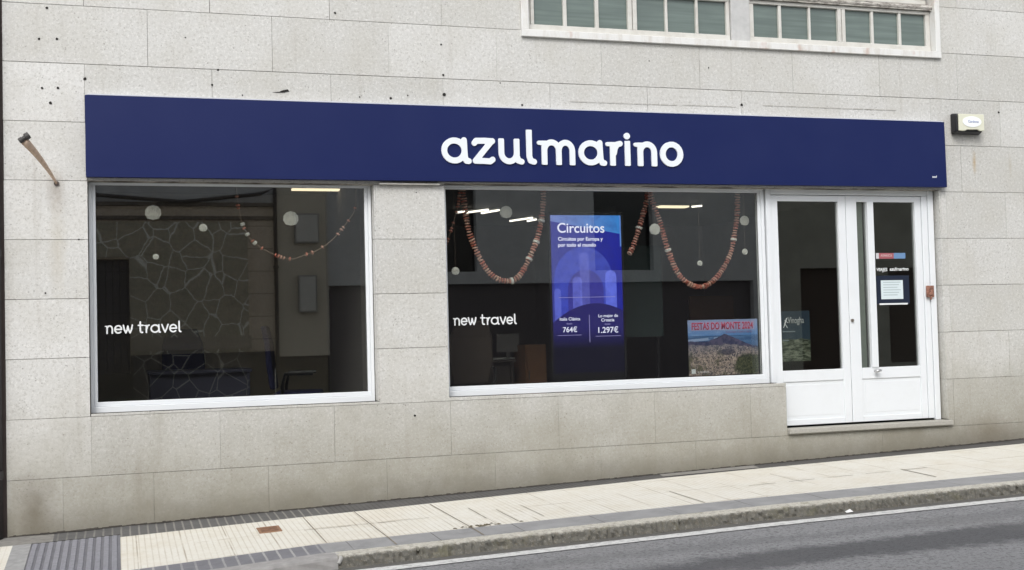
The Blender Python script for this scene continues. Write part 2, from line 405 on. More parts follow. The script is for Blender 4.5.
# road
mb = MB()
for a, b in zip(xs_all, xs_all[1:]):
    mb.quad((a,-8.0,Rz(a)), (b,-8.0,Rz(b)), (b,-2.05,Rz(b)), (a,-2.05,Rz(a)))
tag(mb.build('road', ASPH), kind='structure')
mb = MB(); random.seed(8)
xs = [-3+.12*i for i in range(190)]
gw = [(-.02*random.random()) for _ in xs]
for i in range(len(xs)-1):
    a, b = xs[i], xs[i+1]
    mb.quad((a,-2.27+gw[i]+off(a),Rz(a)+.003), (b,-2.27+gw[i+1]+off(b),Rz(b)+.003), (b,-2.12+off(b),Rz(b)+.003), (a,-2.12+off(a),Rz(a)+.003))
tag(mb.build('gutter', GUTTER), kind='structure')
mb = MB(); xs = [-6+.05*i for i in range(600)]
ja = [random.uniform(-.004,.004) for _ in xs]; jb = [random.uniform(-.004,.004) for _ in xs]
for i in range(len(xs)-1):
    a, b = xs[i], xs[i+1]
    mb.quad((a,-2.425+ja[i]+off(a),Rz(a)+.006), (b,-2.425+ja[i+1]+off(b),Rz(b)+.006), (b,-2.285+jb[i+1]+off(b),Rz(b)+.006), (a,-2.285+jb[i]+off(a),Rz(a)+.006))
tag(mb.build('road_edge_line', LINE), kind='structure')
mb = MB()
mb.box(-14, 24, -8.15, -8.0, -.2, .15, skew=S); tag(mb.build('kerb', KERB_S), kind='structure')
mb = MB(); mb.quad((-14,-12.2,.15-14*S),(24,-12.2,.15+24*S),(24,-8.15,.15+24*S),(-14,-8.15,.15-14*S))
tag(mb.build('opposite_pavement', PALE_SLAB), kind='structure')
mb = MB(); mb.quad((-300,-300,-.3-300*S), (300,-300,-.3+300*S), (300,300,-.3+300*S), (-300,300,-.3-300*S))
tag(mb.build('ground', EARTH), kind='structure')

# ------------------------------------------------------------------ shop building: cladding
B = empty('shop_building', (4, 0, .2), 'pale grey granite clad shop building with blue fascia and shop windows', 'building')
XL, XR, ZT = -.866, 14.0, 7.1
rows = [(-.3,.6,[-.43,.3,1.27,2.33,3.36,4.42,5.43,6.466,7.58,8.62,9.7,10.7,11.8,12.9]),
        (.6,1.1,[-.2,.86,1.86,2.94,4.0,5.0,6.05,6.46,8.48,9.5,10.6,11.6,12.7]),
        (1.1,1.6,[-.2,8.48,9.22,10.3,11.3,12.4]), (1.6,2.1,[-.2,8.48,9.75,10.8,11.9,12.9]), (2.1,2.6,[-.2,8.48,8.72,9.75,10.8,12]),
        (2.6,3.1,[-.2,8.48,9.25,10.3,11.3,12.5]), (3.1,3.6,[-.2,1,2.1,3.2,4.3,5.4,6.5,7.6,8.69,9.75,10.8,12,13]),
        (3.6,4.1,[-.22,.84,1.89,2.94,4.0,5.02,6.06,7.2,8.32,9.22,10.3,11.4,12.5]),
        (4.1,4.6,[.3,1.37,2.43,3.47,4.54,5.6,6.66,7.7,8.68,9.75,10.8,11.9,13]),
        (4.6,5.1,[-.22,.83,1.89,2.94,3.72,8.467,9.20,10.3,11.4,12.4]),
        (5.1,5.6,[.3,1.37,2.43,3.47,8.7,9.75,10.8,11.8]), (5.6,6.1,[-.22,.83,1.89,2.94,8.7,9.75,10.8]),
        (6.1,6.6,[.3,1.37,2.43,3.47,4.54,5.6,6.66,7.7,8.68,9.75,10.8,11.9,13]), (6.6,7.1,[-.22,.84,1.89,2.94,4.0,5.02,6.06,7.2,8.32,9.22,10.3])]
OPEN = [(-.207,2.273,1.122,3.105), (2.93,6.46,1.132,3.12), (6.46,8.392,.672,3.12), (3.725,8.462,4.54,6.35)]
def subtract(r, o):
    x0,x1,z0,z1 = r; a,b,c_,d = o
    if a >= x1 or b <= x0 or c_ >= z1 or d <= z0: return [r]
    out = []
    if a > x0: out.append((x0,a,z0,z1))
    if b < x1: out.append((b,x1,z0,z1))
    xa, xb = max(x0,a), min(x1,b)
    if c_ > z0: out.append((xa,xb,z0,c_))
    if d < z1: out.append((xa,xb,d,z1))
    return out
random.seed(21)
RV = .032                                    # thickness of the stone lining round an opening
GROW = [(a-RV if (a > 8 or a == -.207 or a == 2.93) else a, b, c_, d) for a,b,c_,d in OPEN]
GROW = [(-.207, 2.279, 1.122, 3.105), (2.93, 6.46, 1.132, 3.12), (6.46, 8.410, .672, 3.12), OPEN[3]]
mb = MB()
for z0, z1, js in rows:
    js = [j for j in js if XL < j < XR-.1]
    xs = [XL] + js + [XR]
    gz = random.choice([.003,.0035,.004,.005])
    for a, b in zip(xs, xs[1:]):
        g = random.choice([.001,.0012,.002,.003,.0045]); tone = random.uniform(.0,.55)
        if z1 <= 1.1: tone *= .45; g *= .6
        if b < -.1: tone = random.uniform(.6,1)
        if 4.6 <= z0 < 5.1 and 2.5 < b < 4: tone = .15
        rs = [(a+g/2, b-g/2, z0+gz/2, z1-gz/2)]
        for o in GROW: rs = [q for r in rs for q in subtract(r, o)]
        dy = random.uniform(-.0012, .0012)
        for x0, x1, c0, c1 in rs:
            if x1-x0 < .01 or c1-c0 < .01: continue
            mb.box(x0, x1, dy, .024, c0, c1, 0, tone)
for x0, x1, z0, z1 in ((2.264,2.278,1.127,3.10), (8.393,8.409,.677,3.118)):
    zz = [z0] + [k for k in (1.1,1.6,2.1,2.6) if k > z0+.05] + [z1]
    for a, b in zip(zz, zz[1:]): mb.box(x0, x1, .001, .30, a+.002, b-.002, 0, random.uniform(.2,.6))
mb.box(-.235,-.209,.026,.30,1.127,3.10,0,.5); mb.box(2.90,2.928,.026,.30,1.134,3.10,0,.5); mb.box(6.43,6.458,.026,.12,.674,1.128,0,.4)
# drill holes and chips in the cladding
HOLE = Mat('drill_hole', (.02,.018,.016), .95).done()
random.seed(4)
for x, z, r in [(-.511,4.566,.013),(-.577,4.298,.012),(-.435,4.305,.012),(-.558,3.882,.012),(-.432,3.887,.012),(-.492,3.757,.014),(-.215,3.972,.016),
             (.84,3.961,.012),(1.941,4.662,.012),(2.943,4.135,.013),(2.948,3.952,.018),(6.059,3.956,.015),(9.204,3.977,.015),(.894,4.096,.011),
             (3.713,3.878,.012),(2.44,3.90,.013),(2.15,3.90,.008),(2.60,3.93,.008),(2.93,4.42,.010),(.62,4.37,.008),(-.28,2.60,.008),(-.55,2.15,.008),(2.60,.98,.012),
             (5.7,4.32,.008),(5.05,4.36,.007),(1.1,3.88,.008),(3.5,4.08,.007),(2.66,3.03,.007)]:
    n = 7; vs = [(x+r*random.uniform(.75,1.1)*math.cos(2*math.pi*k/n), -.0035, z+r*random.uniform(.75,1.1)*math.sin(2*math.pi*k/n)) for k in range(n)]
    mb.add(vs, [tuple(range(n))], 1)
for x, z, w, h in ((1.47,3.93,.045,.016),(1.42,3.917,.06,.006)):
    vs = [(x-w,-.004,z-h*.4),(x-w*.2,-.004,z-h*.9),(x+w,-.004,z-h*.2),(x+w*.7,-.004,z+h),(x-w*.1,-.004,z+h*.6)]
    mb.add(vs, [tuple(range(5))], 1)
# faint scrape line above the sign, ghost of an older sign
m_ = Mat('old_sealant', (.36,.345,.31), .9); m_.over(m_.ramp(m_.noise(6,4,.8),(.4,.6)), (.46,.45,.42)); OLDS = m_.done()
for x0, x1, z in ((4.2,5.35,3.925),(5.4,6.0,3.93),(6.3,7.9,3.955)):
    n = 12
    for i in range(n):
        a = x0+(x1-x0)*i/n; b = x0+(x1-x0)*(i+.9)/n; h = random.uniform(.004,.011)
        mb.quad((a,-.0032,z),(b,-.0032,z),(b,-.0032,z+h),(a,-.0032,z+h*.8), 2)
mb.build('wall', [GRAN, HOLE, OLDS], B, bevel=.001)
mb = MB()
rs = [(XL+.004, XR, -.3, ZT)]
for o in [(-.235,2.303,1.10,3.10),(2.90,6.43,1.11,3.115),(6.43,8.412,.65,3.115),(3.72,8.467,4.535,6.36)]: rs = [q for r in rs for q in subtract(r, o)]
for x0, x1, z0, z1 in rs: mb.box(x0, x1, .0095, .28, z0, z1)
mb.build('wall_core', MORTAR, B)
mb = MB(); mb.box(XL+.01, XR, .285, 9, 6.9, 7.1); mb.box(XL-.1, XR+.1, -.25, 9.1, 7.1, 7.3)
mb.build('roof_slab', PALE_SLAB, B)
mb = MB(); mb.box(XL+.004, XL+.3, .29, 9, -.3, 6.9); mb.box(XR-.3, XR, .29, 9, -.3, 6.9); mb.box(XL+.3, XR-.3, 8.8, 9, -.3, 6.9)
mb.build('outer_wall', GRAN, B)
# stone step under the door
mb = MB(); mb.box(6.463, 8.43, -.045, .20, .618, .668)
mb.build('door_step', SILLST, B, bevel=.006)

# windows
def frame_mesh(mb, x0, x1, z0, z1, l, r, b, t, yf, yb):
    mb.box(x0, x1, yf, yb, z0, z0+b); mb.box(x0, x1, yf, yb, z1-t, z1)
    mb.box(x0, x0+l, yf, yb, z0+b, z1-t); mb.box(x1-r, x1, yf, yb, z0+b, z1-t)
def shop_window(x0, x1, z0, z1, gl, gr, gb, gt, lab):
    mb = MB(); frame_mesh(mb, x0, x1, z0, z1, (gl-x0)*.5, (x1-gr)*.5, (gb-z0)*.58, (z1-gt)*.5, .105, .19)
    w = mb.build('window', PVC, B, bevel=.004); w['label'] = lab
    mb = MB(); frame_mesh(mb, x0+(gl-x0)*.5+.001, x1-(x1-gr)*.5-.001, z0+(gb-z0)*.58+.001, z1-(z1-gt)*.5-.001,
                          (gl-x0)*.5, (x1-gr)*.5, (gb-z0)*.42, (z1-gt)*.5, .118, .175)
    mb.build('glazing_bead', PVC, w, bevel=.004)
    mb = MB(); mb.box(gl-.004, gr+.004, .140, .148, gb-.004, gt+.004); mb.build('pane', GLASS, w)
    # rubber seal
    mb = MB(); frame_mesh(mb, gl-.001, gr+.001, gb-.001, gt+.001, .006, .006, .005, .005, .1345, .139)
    mb.build('seal', Mat('black_rubber', (.02,.02,.02), .6).done(), w)
shop_window(-.202, 2.257, 1.122, 3.104, -.146, 2.198, 1.212, 3.080, 'left shop window with white frame')
shop_window(2.93, 6.338, 1.132, 3.118, 2.972, 6.272, 1.224, 3.080, 'wide middle shop window with white frame')
# strip of white channel below the sign between the windows
mb = MB(); mb.box(2.31, 2.88, -.045, -.004, 3.098, 3.112); mb.build('fascia_channel', ALU, B, bevel=.003)

# double door
mb = MB()
mb.box(6.352, 6.402, .085, .17, 1.134, 3.118); mb.box(6.402, 8.30, .085, .17, 3.062, 3.118)
mb.box(8.230, 8.298, .085, .17, .690, 3.060); mb.box(8.303, 8.370, .075, .17, .670, 3.118)
df = mb.build('door_frame', PVC, B, bevel=.005)
BG = Mat('black_gap', (.03,.03,.03), .9).done()
for q in ((8.371, 8.392, .13, .2, .67, 3.12),(2.256,2.263,.13,.2,1.12,3.1),(6.338,6.352,.13,.2,1.13,3.12),(6.46,8.30,.11,.25,.668,.684)):
    mb = MB(); mb.box(*q); mb.build('shadow_gap_filler', BG, df)
mb.build('shadow_gap_filler', Mat('black_gap', (.03,.03,.03), .9).done(), df)
def leaf(x0, x1, stl, str_, lab, mull=None):
    z0, z1 = .690, 3.056; yf, yb = .098, .155; gb, gt = 1.250, 2.995
    mb = MB()
    mb.box(x0, x0+stl, yf, yb, z0, z1); mb.box(x1-str_, x1, yf, yb, z0, z1)
    mb.box(x0+stl, x1-str_, yf, yb, z0, z0+.058); mb.box(x0+stl, x1-str_, yf, yb, 1.135, gb); mb.box(x0+stl, x1-str_, yf, yb, gt, z1)
    if mull: mb.box(mull[0], mull[1], yf-.012, yb, gb, gt)
    L = mb.build('door_leaf', PVC, B, bevel=.004); L['label'] = lab
    mb = MB(); mb.box(x0+stl, x1-str_, yf+.0115, yb-.01, z0+.058, 1.135)
    a, b = x0+stl+.035, x1-str_-.035
    mb.box(a, b, yf+.0095, yf+.0125, z0+.058+.035, 1.135-.035)
    mb.build('lower_panel', PVC, L, bevel=.003)
    def pane(a, b):
        mb = MB(); mb.box(a, b, .128, .134, gb, gt); mb.build('pane', GLASS_D, L)
    if mull: pane(x0+stl, mull[0]); pane(mull[1], x1-str_)
    else: pane(x0+stl, x1-str_)
    return L
leaf(6.405, 7.293, .084, .088, 'left door leaf with one tall pane')
L2 = leaf(7.299, 8.226, .130, .078, 'right door leaf with a narrow side pane', (7.552, 7.628))
mb = MB(); mb.box(7.452, 7.528, .150, .165, 1.25, 2.99); mb.build('inner_strip', Mat('grey_green_strip', (.30,.34,.32), .5).done(), L2)
STEEL = Mat('brushed_steel', (.55,.55,.55), .35, 1).done()
mb = MB(); mb.tube([(7.585,.098,1.215),(7.585,.050,1.215)], .014, 10); mb.tube([(7.56,.050,1.208),(7.59,.046,1.215),(7.625,.050,1.220)], [.012,.016,.011], 10)
mb.build('handle', STEEL, L2, smooth=True)
mb = MB(); mb.tube([(7.325,.098,1.75),(7.325,.078,1.75)], .016, 12); mb.tube([(7.325,.078,1.75),(7.325,.073,1.75)], .008, 8)
mb.build('lock_cylinder', Mat('dull_lock_metal', (.28,.25,.22), .4, .8).done(), L2)
# rusty plate on the frame
t = empty('rusty_plate', (8.285, .07, 2.035), 'small rusty brown metal plate fixed on the right door jamb', 'plate')
m_ = Mat('rust', (.20,.075,.045), .85); m_.over(m_.ramp(m_.noise(60,4,.7),(.4,.6)), (.36,.19,.14)); m_.over(m_.math('MULTIPLY', m_.ramp(m_.noise(25,3),(.5,.65)), .7), (.07,.035,.028)); RUST = m_.done()
mb = MB(); mb.box(8.235, 8.325, .052, .074, 1.975, 2.10); mb.build('plate', RUST, t, bevel=.006)
mb = MB(); mb.box(8.255, 8.30, .040, .0515, 2.0, 2.045); mb.build('latch', RUST, t, bevel=.004)
mb = MB(); mb.tube([(8.285,.06,1.977),(8.285,.06,1.950)], .010, 8); mb.build('pin', RUST, t)

# upper windows
def upper(groups, x0, x1, lab):
    mb = MB()
    zs0, zb, zt, zs1 = 4.612, 4.680, 5.016, 5.055
    yf = .05
    mb.box(x0, x1, yf, .14, zs0, zb-.004)
    mb.box(x0, x1, yf, .14, zt+.004, zs1)
    edges = [x0] + [v for g in groups for p in g for v in p] + [x1]
    pairs = list(zip(edges[0::2], edges[1::2]))
    for i, (a, b) in enumerate(pairs):
        w = b-a
        if w > .06: 
            mb.box(a, a+w*.45, yf, .14, zb-.004, zt+.004); mb.box(a+w*.55, b, yf, .14, zb-.004, zt+.004); mb.box(a+w*.45, a+w*.55, yf+.02, .14, zb-.004, zt+.004)
        else: mb.box(a, b, yf+.006, .13, zb-.004, zt+.004)
    W_ = mb.build('upper_window', ALU, B, bevel=.004); W_['label'] = lab
    for g in groups:
        for a, b in g:
            mb = MB(); mb.box(a, b, .085, .092, zb-.004, zt+.004); mb.build('pane', UPG, W_)
    mb = MB(); mb.box(x0, x1, .02, .13, 5.058, 5.115); mb.tube([(x0,.03,5.088),(x1,.03,5.088)], .022, 8); mb.build('shutter_rail', DIRTY, W_)
    mb = MB()
    for k in range(22): mb.box(x0+.03, x1-.03, .07, .10, 5.13+k*.055, 5.18+k*.055)
    mb.build('roller_shutter', ALU, W_, bevel=.008)
upper([[(3.877,4.180),(4.216,4.514),(4.551,4.860)],[(4.957,5.267),(5.294,5.604),(5.632,5.947)]], 3.80, 5.985, 'upper window group left of the pale pillar')
upper([[(6.262,6.551),(6.584,6.905),(6.929,7.253)],[(7.344,7.662),(7.693,8.004),(8.035,8.345)]], 6.205, 8.40, 'upper window group right of the pale pillar')
mb = MB(); mb.box(5.99, 6.20, .03, .16, 4.612, 6.33); mb.build('window_pillar', PALE_SLAB, B, bevel=.004)
mb = MB()
mb.box(3.721, 8.467, -.035, .16, 4.536, 4.604); mb.box(3.721, 3.795, -.028, .16, 4.605, 6.36); mb.box(8.405, 8.467, -.028, .16, 4.605, 6.36); mb.box(3.796,8.404,-.028,.16,6.32,6.36)
mb.build('upper_window_surround', TRIM, B, bevel=.004)
mb = MB(); mb.box(3.8, 8.4, .16, .2, 4.61, 6.33); mb.build('upper_window_backing', Mat('dark_backing', (.03,.03,.03), .9).done(), B)

# ------------------------------------------------------------------ interior
WALLI = speck('interior_wall', (.13,.12,.115), .8, .05)
FLOORI = speck('interior_floor', (.07,.06,.05), .5, .2, 6)
mb = MB()
mb.box(-.55, 9.2, .29, 7.0, .60, .672, 1); mb.box(-.55, 9.2, .29, 7.0, 3.34, 3.42, 0)
mb.box(-.55, 9.2, 6.9, 7.0, .672, 3.34, 0); mb.box(-.55, -.45, .29, 6.9, .672, 3.34, 0); mb.box(9.1, 9.2, .29, 6.9, .672, 3.34, 0)
mb.box(-.45, -.24, .285, .3, .672, 3.34, 0); mb.box(2.31, 2.89, .285, .3, .672, 3.34, 0); mb.box(8.46, 9.1, .285, .3, .672, 3.34, 0)
mb.box(-.24,2.31,.285,.3,.672,1.1,0); mb.box(2.89,6.42,.285,.3,.672,1.1,0)
mb.build('room', [WALLI, FLOORI], B)
mb = MB(); mb.box(-.44, 2.295, 2.9, 2.98, .675, 3.33); mb.build('partition_wall', speck('added_warm_partition', (.27,.235,.185), .8, .06), B)  # added lighter wall, so the chairs stand out as silhouettes
for q in ((2.30, 2.40, .9),(6.2, 6.3, 3.9)):
    mb = MB(); mb.box(q[0], q[1], q[2], 6.9, .675, 3.33); mb.build('partition_wall', WALLI, B)

LAMP = emit('lit_tube', (1,.84,.58), 1.05)
LAMPW = emit('lit_tube_white', (1,.93,.82), 1.8)
HOUS = Mat('lamp_housing', (.6,.6,.58), .5).done()
def tube_light(x0, y0, x1, y1, z, lab, grp='lit ceiling strips inside the shop', w=.05, mat=None):
    t = empty('ceiling_light', ((x0+x1)/2, (y0+y1)/2, z), lab, 'ceiling light', grp)
    mb = MB(); d = Vector((x1-x0, y1-y0, 0)).normalized(); n = Vector((-d.y, d.x, 0))*w
    def bar(za, zb, k, nm, m):
        mb = MB(); a = Vector((x0,y0,0)); b = Vector((x1,y1,0)); vs = []
        for zz in (za, zb):
            for p in (a-n*k, b-n*k, b+n*k, a+n*k): vs.append((p.x, p.y, zz))
        mb.add(vs, [(0,3,2,1),(4,5,6,7),(0,1,5,4),(1,2,6,5),(2,3,7,6),(3,0,4,7)]); mb.build(nm, m, t)
    bar(z+.021, z+.04, 1.15, 'housing', HOUS); bar(z, z+.020, 1, 'diffuser', mat or LAMP)
tube_light(1.80, 2.0, 2.40, 2.0, 3.275, 'long lit strip lamp at the top right of the left shop window', w=.05)
tube_light(6.71, 3.45, 7.12, 3.45, 3.275, 'cream lit strip lamp seen near the top of the right garland', w=.07)
tube_light(4.38, 4.35, 4.56, 3.95, 3.275, 'thin slanting lit strip lamp, left of the round shell behind the left garland', mat=LAMPW, w=.014)
tube_light(4.61, 4.4, 4.72, 4.0, 3.275, 'short slanting lit strip lamp touching the round shell inside the left garland', mat=LAMPW, w=.014)
tube_light(5.36, 5.5, 5.52, 5.0, 3.275, 'thin slanting lit strip lamp inside the left garland, right of the shell', mat=LAMPW, w=.014)
tube_light(4.25, 4.35, 4.31, 4.2, 3.275, 'tiny lit lamp spot left of the left garland string', mat=LAMPW, w=.014)
tube_light(5.62, 5.5, 5.66, 5.25, 3.275, 'tiny lit lamp spot beside the right side of the left garland', mat=LAMPW, w=.014)
tube_light(7.18, 3.42, 7.26, 3.30, 3.275, 'small dim lamp spot right of the cream strip lamp', mat=LAMPW, w=.012)

# ------------------------------------------------------------------ glyphs: strokes -> outline mesh
def arc(cx, cy, rx, ry, a0, a1, n=22):
    return [(cx+rx*math.cos(R(a0+(a1-a0)*i/n)), cy+ry*math.sin(R(a0+(a1-a0)*i/n))) for i in range(n+1)]
def glyph(ch, h):
    """returns (strokes, width); a stroke = (points, flat_bottom)"""
    ty = 1-h
    if ch == 'a': return [(arc(.525,.5,.66-.27-(h-.135)+.0,.5-h,0,360),0), ([(.90-(h-.135),1-h*.85),(.915-(h-.135),.5),(.93-(h-.135),.25),(1.0,h),(1.10,h*.9)],0)], 1.18
    if ch == 'z': return [([(.09,.80),(.16,ty),(.5,ty+.01),(.84,ty)],0), ([(.80,ty-.01),(.13,h+.01)],0), ([(.12,h),(.5,h),(.74,h-.01),(.84,h+.06)],0)], .94
    if ch == 'u': return [([(.14,.99),(.14,.5)]+arc(.455,.45,.315,.45-h,180,360,14),1), ([(.77,.99),(.77,.32),(.83,h+.03),(.96,h*.95)],1)], 1.06
    if ch == 'l': return [([(.155,1.34),(.155,.32),(.21,h+.03),(.34,h*.95)],1)], .48
    if ch == 'm': return [([(.09,.94-h*.72),(.2,.94-h*.72)],3), ([(.31,1.1),(.31,.5),(.31,-.1)],4), (arc(.6075,.56,.2975,ty-.56,180,0,14)+[(.905,.4),(.905,-.1)],1),
                          (arc(1.1875,.56,.2825,ty-.56,180,0,14)+[(1.47,.4),(1.47,-.1)],1)], 1.6
    if ch == 'n': return [([(.09,.94-h*.72),(.2,.94-h*.72)],3), ([(.28,1.1),(.28,.5),(.28,-.1)],4), (arc(.565,.56,.285,ty-.56,180,0,14)+[(.85,.4),(.85,-.1)],1)], .99
    if ch == 'r': return [([(.09,.94-h*.72),(.2,.94-h*.72)],3), ([(.31,1.1),(.31,.5),(.31,-.1)],4), ([(.36,.50),(.41,.72),(.50,ty-.03),(.62,ty)],0)], .7
    if ch == 'i': return [([(.155,1.12),(.155,-.1)],2), ([(.14,1.195),(.141,1.195)],0)], .31
    if ch == 'o': return [(arc(.48,.5,.48-h,.51-h,0,360),0)], .96
    if ch == 'e': return [(arc(.46,.5,.46-h,.5-h,0,315),0), ([(.10,.5),(.92-h,.5)],0)], .92
    if ch == 'w': return [([(.06,.95),(.16,.45),(.32,h),(.46,.4),(.55,.85),(.64,.4),(.78,h),(.94,.45),(1.04,.95)],0)], 1.10
    if ch == 'v': return [([(.06,.95),(.22,.5),(.41,h),(.60,.5),(.76,.95)],0)], .82
    if ch == 't': return [([(.06,ty),(.56,ty)],0), ([(.27,1.28),(.27,.32),(.34,h+.02),(.52,h)],0)], .58
    return [], .45
def glyph_polys(ch, h, cell=.035):
    st, w = glyph(ch, h)
    if not st: return [], [], w
    X = np.arange(-.12, w+.15, cell); Y = np.arange(-.12, 1.55, cell)
    XX, YY = np.meshgrid(X, Y); D = np.full(XX.shape, 9.)
    for pts, flat in st:
        r = h
        if ch == 'i' and len(pts) == 2 and abs(pts[0][0]-pts[1][0]) > 0: r = h*1.15
        d = np.full(XX.shape, 9.)
        if flat == 3: r = h*.72
        for (ax, ay), (bx, by) in zip(pts, pts[1:]):
            vx, vy = bx-ax, by-ay; L = vx*vx+vy*vy+1e-12
            t = np.clip(((XX-ax)*vx+(YY-ay)*vy)/L, 0, 1)
            d = np.minimum(d, np.hypot(XX-ax-t*vx, YY-ay-t*vy)-r)
        if flat in (1, 2, 4): d = np.maximum(d, -YY)
        if flat == 4: d = np.maximum(d, YY-.945)
        if flat == 2 or (flat == 1 and ch in 'u'): d = np.maximum(d, YY-1.0)
        if flat == 1 and ch in 'mnr': d = np.maximum(d, YY-1.0)
        if flat == 1 and ch == 'l': d = np.maximum(d, YY-1.36)
        D = np.minimum(D, d)
    verts, vid, faces = [], {}, []
    def V(k, p):
        if k not in vid: vid[k] = len(verts); verts.append(p)
        return vid[k]
    ny, nx = D.shape
    for j in range(ny-1):
        for i in range(nx-1):
            cs = [(i,j),(i+1,j),(i+1,j+1),(i,j+1)]; vals = [D[b,a] for a,b in cs]
            if min(vals) > 0: continue
            poly = []
            for k in range(4):
                a, b = cs[k], cs[(k+1) % 4]; va, vb = vals[k], vals[(k+1) % 4]
                if va <= 0: poly.append(V(('c',a), (X[a[0]], Y[a[1]])))
                if (va <= 0) != (vb <= 0):
                    t = va/(va-vb); key = ('e', min(a,b), max(a,b))
                    poly.append(V(key, (X[a[0]]*(1-t)+X[b[0]]*t, Y[a[1]]*(1-t)+Y[b[1]]*t)))
            if len(poly) >= 3: faces.append(poly)
    return verts, faces, w
def add_glyph(mb, ch, h, x, z, sc, yf, yb, sx=1.0):
    v, f, w = glyph_polys(ch, h)
    if not f: return w
    n = len(v); vs = [(x+px*sc*sx, yf, z+py*sc) for px, py in v] + [(x+px*sc*sx, yb, z+py*sc) for px, py in v]
    cnt = {}
    for fa in f:
        for a, b in zip(fa, fa[1:]+fa[:1]): cnt[(a,b)] = 1
    fs = [tuple(fa) for fa in f] + [tuple(i+n for i in fa[::-1]) for fa in f]
    for (a, b) in cnt:
        if (b, a) not in cnt: fs.append((a, a+n, b+n, b))
    mb.add(vs, fs); return w
_fc = {}
def text(s, x, z, y, width=None, size=.1, mat=None, parent=None, name='lettering', bold=0, height=None, thick=.001):
    cu = bpy.data.curves.new('t', 'FONT'); cu.body = s; cu.size = 1; cu.offset = bold
    o = bpy.data.objects.new('t', cu); col.objects.link(o)
    dg = bpy.context.evaluated_depsgraph_get(); me = bpy.data.meshes.new_from_object(o.evaluated_get(dg))
    bpy.data.objects.remove(o); bpy.data.curves.remove(cu)
    vs = [v.co.copy() for v in me.vertices]; x0 = min(v.x for v in vs); x1 = max(v.x for v in vs); z0 = min(v.y for v in vs); z1 = max(v.y for v in vs)
    sx = width/(x1-x0) if width else size; sz = height/(z1-z0) if height else sx
    if not width: sx = sz
    for v in me.vertices: v.co = (x+(v.co.x-x0)*sx, y, z+(v.co.y-(z0 if height else 0))*sz)
    me.materials.append(mat); me.name = name
    ob = bpy.data.objects.new(name, me); col.objects.link(ob)
    if thick:
        md = ob.modifiers.new('thickness', 'SOLIDIFY'); md.thickness = thick; md.offset = 0
    if parent: ob.parent = parent; ob.matrix_parent_inverse = Matrix.Translation(parent.location).inverted()
    return ob

# ------------------------------------------------------------------ fascia sign
t = empty('shop_sign', (4.1, -.06, 3.12), 'long navy blue fascia sign with white azulmarino lettering above the windows', 'shop sign')
mb = MB(); mb.add([(-0.2169,-.075,3.1248),(8.4423,-.075,3.1408),(8.4363,-.075,3.8367),(-0.2169,-.075,3.8227),(-0.2169,-.012,3.1248),(8.4423,-.012,3.1408),(8.4363,-.012,3.8367),(-0.2169,-.012,3.8227)],
    [(0,1,2,3),(4,7,6,5),(0,4,5,1),(1,5,6,2),(2,6,7,3),(3,7,4,0)])
mb.build('panel', NAVY, t, bevel=.003)
mb = MB(); mb.add([(-0.2008,-.070,3.8252),(8.4202,-.070,3.8393),(8.4202,-.004,3.8393),(-0.2008,-.004,3.8252),(-0.2008,-.070,3.8347),(8.4202,-.070,3.8488),(8.4202,-.004,3.8488),(-0.2008,-.004,3.8347)],
    [(0,3,2,1),(4,5,6,7),(0,1,5,4),(1,2,6,5),(2,3,7,6),(3,0,4,7)])
mb.build('top_flashing', Mat('pale_flashing', (.55,.57,.62), .5).done(), t)
gx = [('a',2.875,1.18),('z',3.172,.94),('u',3.42,1.06),('l',3.691,.48),('m',3.805,1.6),('a',4.225,1.18),('r',4.502,.7),('i',4.695,.31),('n',4.796,.99),('o',5.076,.96)]
ends = [3.154,3.390,3.675,3.809,4.194,4.508,4.675,4.772,5.051,5.326]
for (ch, x, w), e in zip(gx, ends):
    x *= 1.0042; e *= 1.0042
    mb = MB(); add_glyph(mb, ch, .114, x, 3.294+.0045*(x-2.87), .243, -.090, -.0755, (e-x)/(w*.243))
    mb.build('letter', WHITE_L, t)
text('azul', 8.258, 3.238, -.0765, width=.055, mat=WHITE_L, parent=t, name='small_print', bold=.02)

def new_travel(x0, x1, z, lab):
    mb = MB(); s = 'new travel'; h = .088
    gap = .05; tot = sum(glyph(c_, h)[1]+gap for c_ in s)-gap; sc = (x1-x0)/tot; x = x0
    for c_ in s: w = add_glyph(mb, c_, h, x, z, sc, .1365, .1392); x += (w+gap)*sc
    o = mb.build('window_lettering', VINYL); tag(o, lab, 'lettering')
new_travel(-.085, .560, 1.795, 'white new travel lettering on the left shop window')
new_travel(3.018, 3.655, 1.795, 'white new travel lettering on the wide middle window')

# ------------------------------------------------------------------ alarm box
t = empty('alarm_box', (8.79, -.06, 3.85), 'cream and black alarm box on the granite wall right of the sign', 'alarm box')
mb = MB(); mb.add([(8.565,-.10,3.735),(8.905,-.10,3.735),(8.905,-.10,3.930),(8.565,-.10,3.930),(8.565,-.002,3.715),(8.935,-.002,3.715),(8.935,-.002,3.945),(8.565,-.002,3.945)],
    [(0,1,2,3),(4,7,6,5),(0,4,5,1),(1,5,6,2),(2,6,7,3),(3,7,4,0)])
mb.build('housing', Mat('black_plastic', (.008,.008,.011), .4).done(), t, bevel=.018)
mb = MB(); mb.add([(8.588,-.122,3.745),(8.66,-.122,3.742),(8.69,-.122,3.757),(8.83,-.122,3.760),(8.85,-.122,3.745),(8.912,-.122,3.748),(8.912,-.122,3.925),(8.588,-.122,3.925)]
    + [(8.588,-.101,3.745),(8.66,-.101,3.742),(8.69,-.101,3.757),(8.83,-.101,3.760),(8.85,-.101,3.745),(8.912,-.101,3.748),(8.912,-.101,3.925),(8.588,-.101,3.925)],
    [tuple(range(8)), tuple(range(15,7,-1))] + [(i, i+8, (i+1) % 8+8, (i+1) % 8) for i in range(8)])
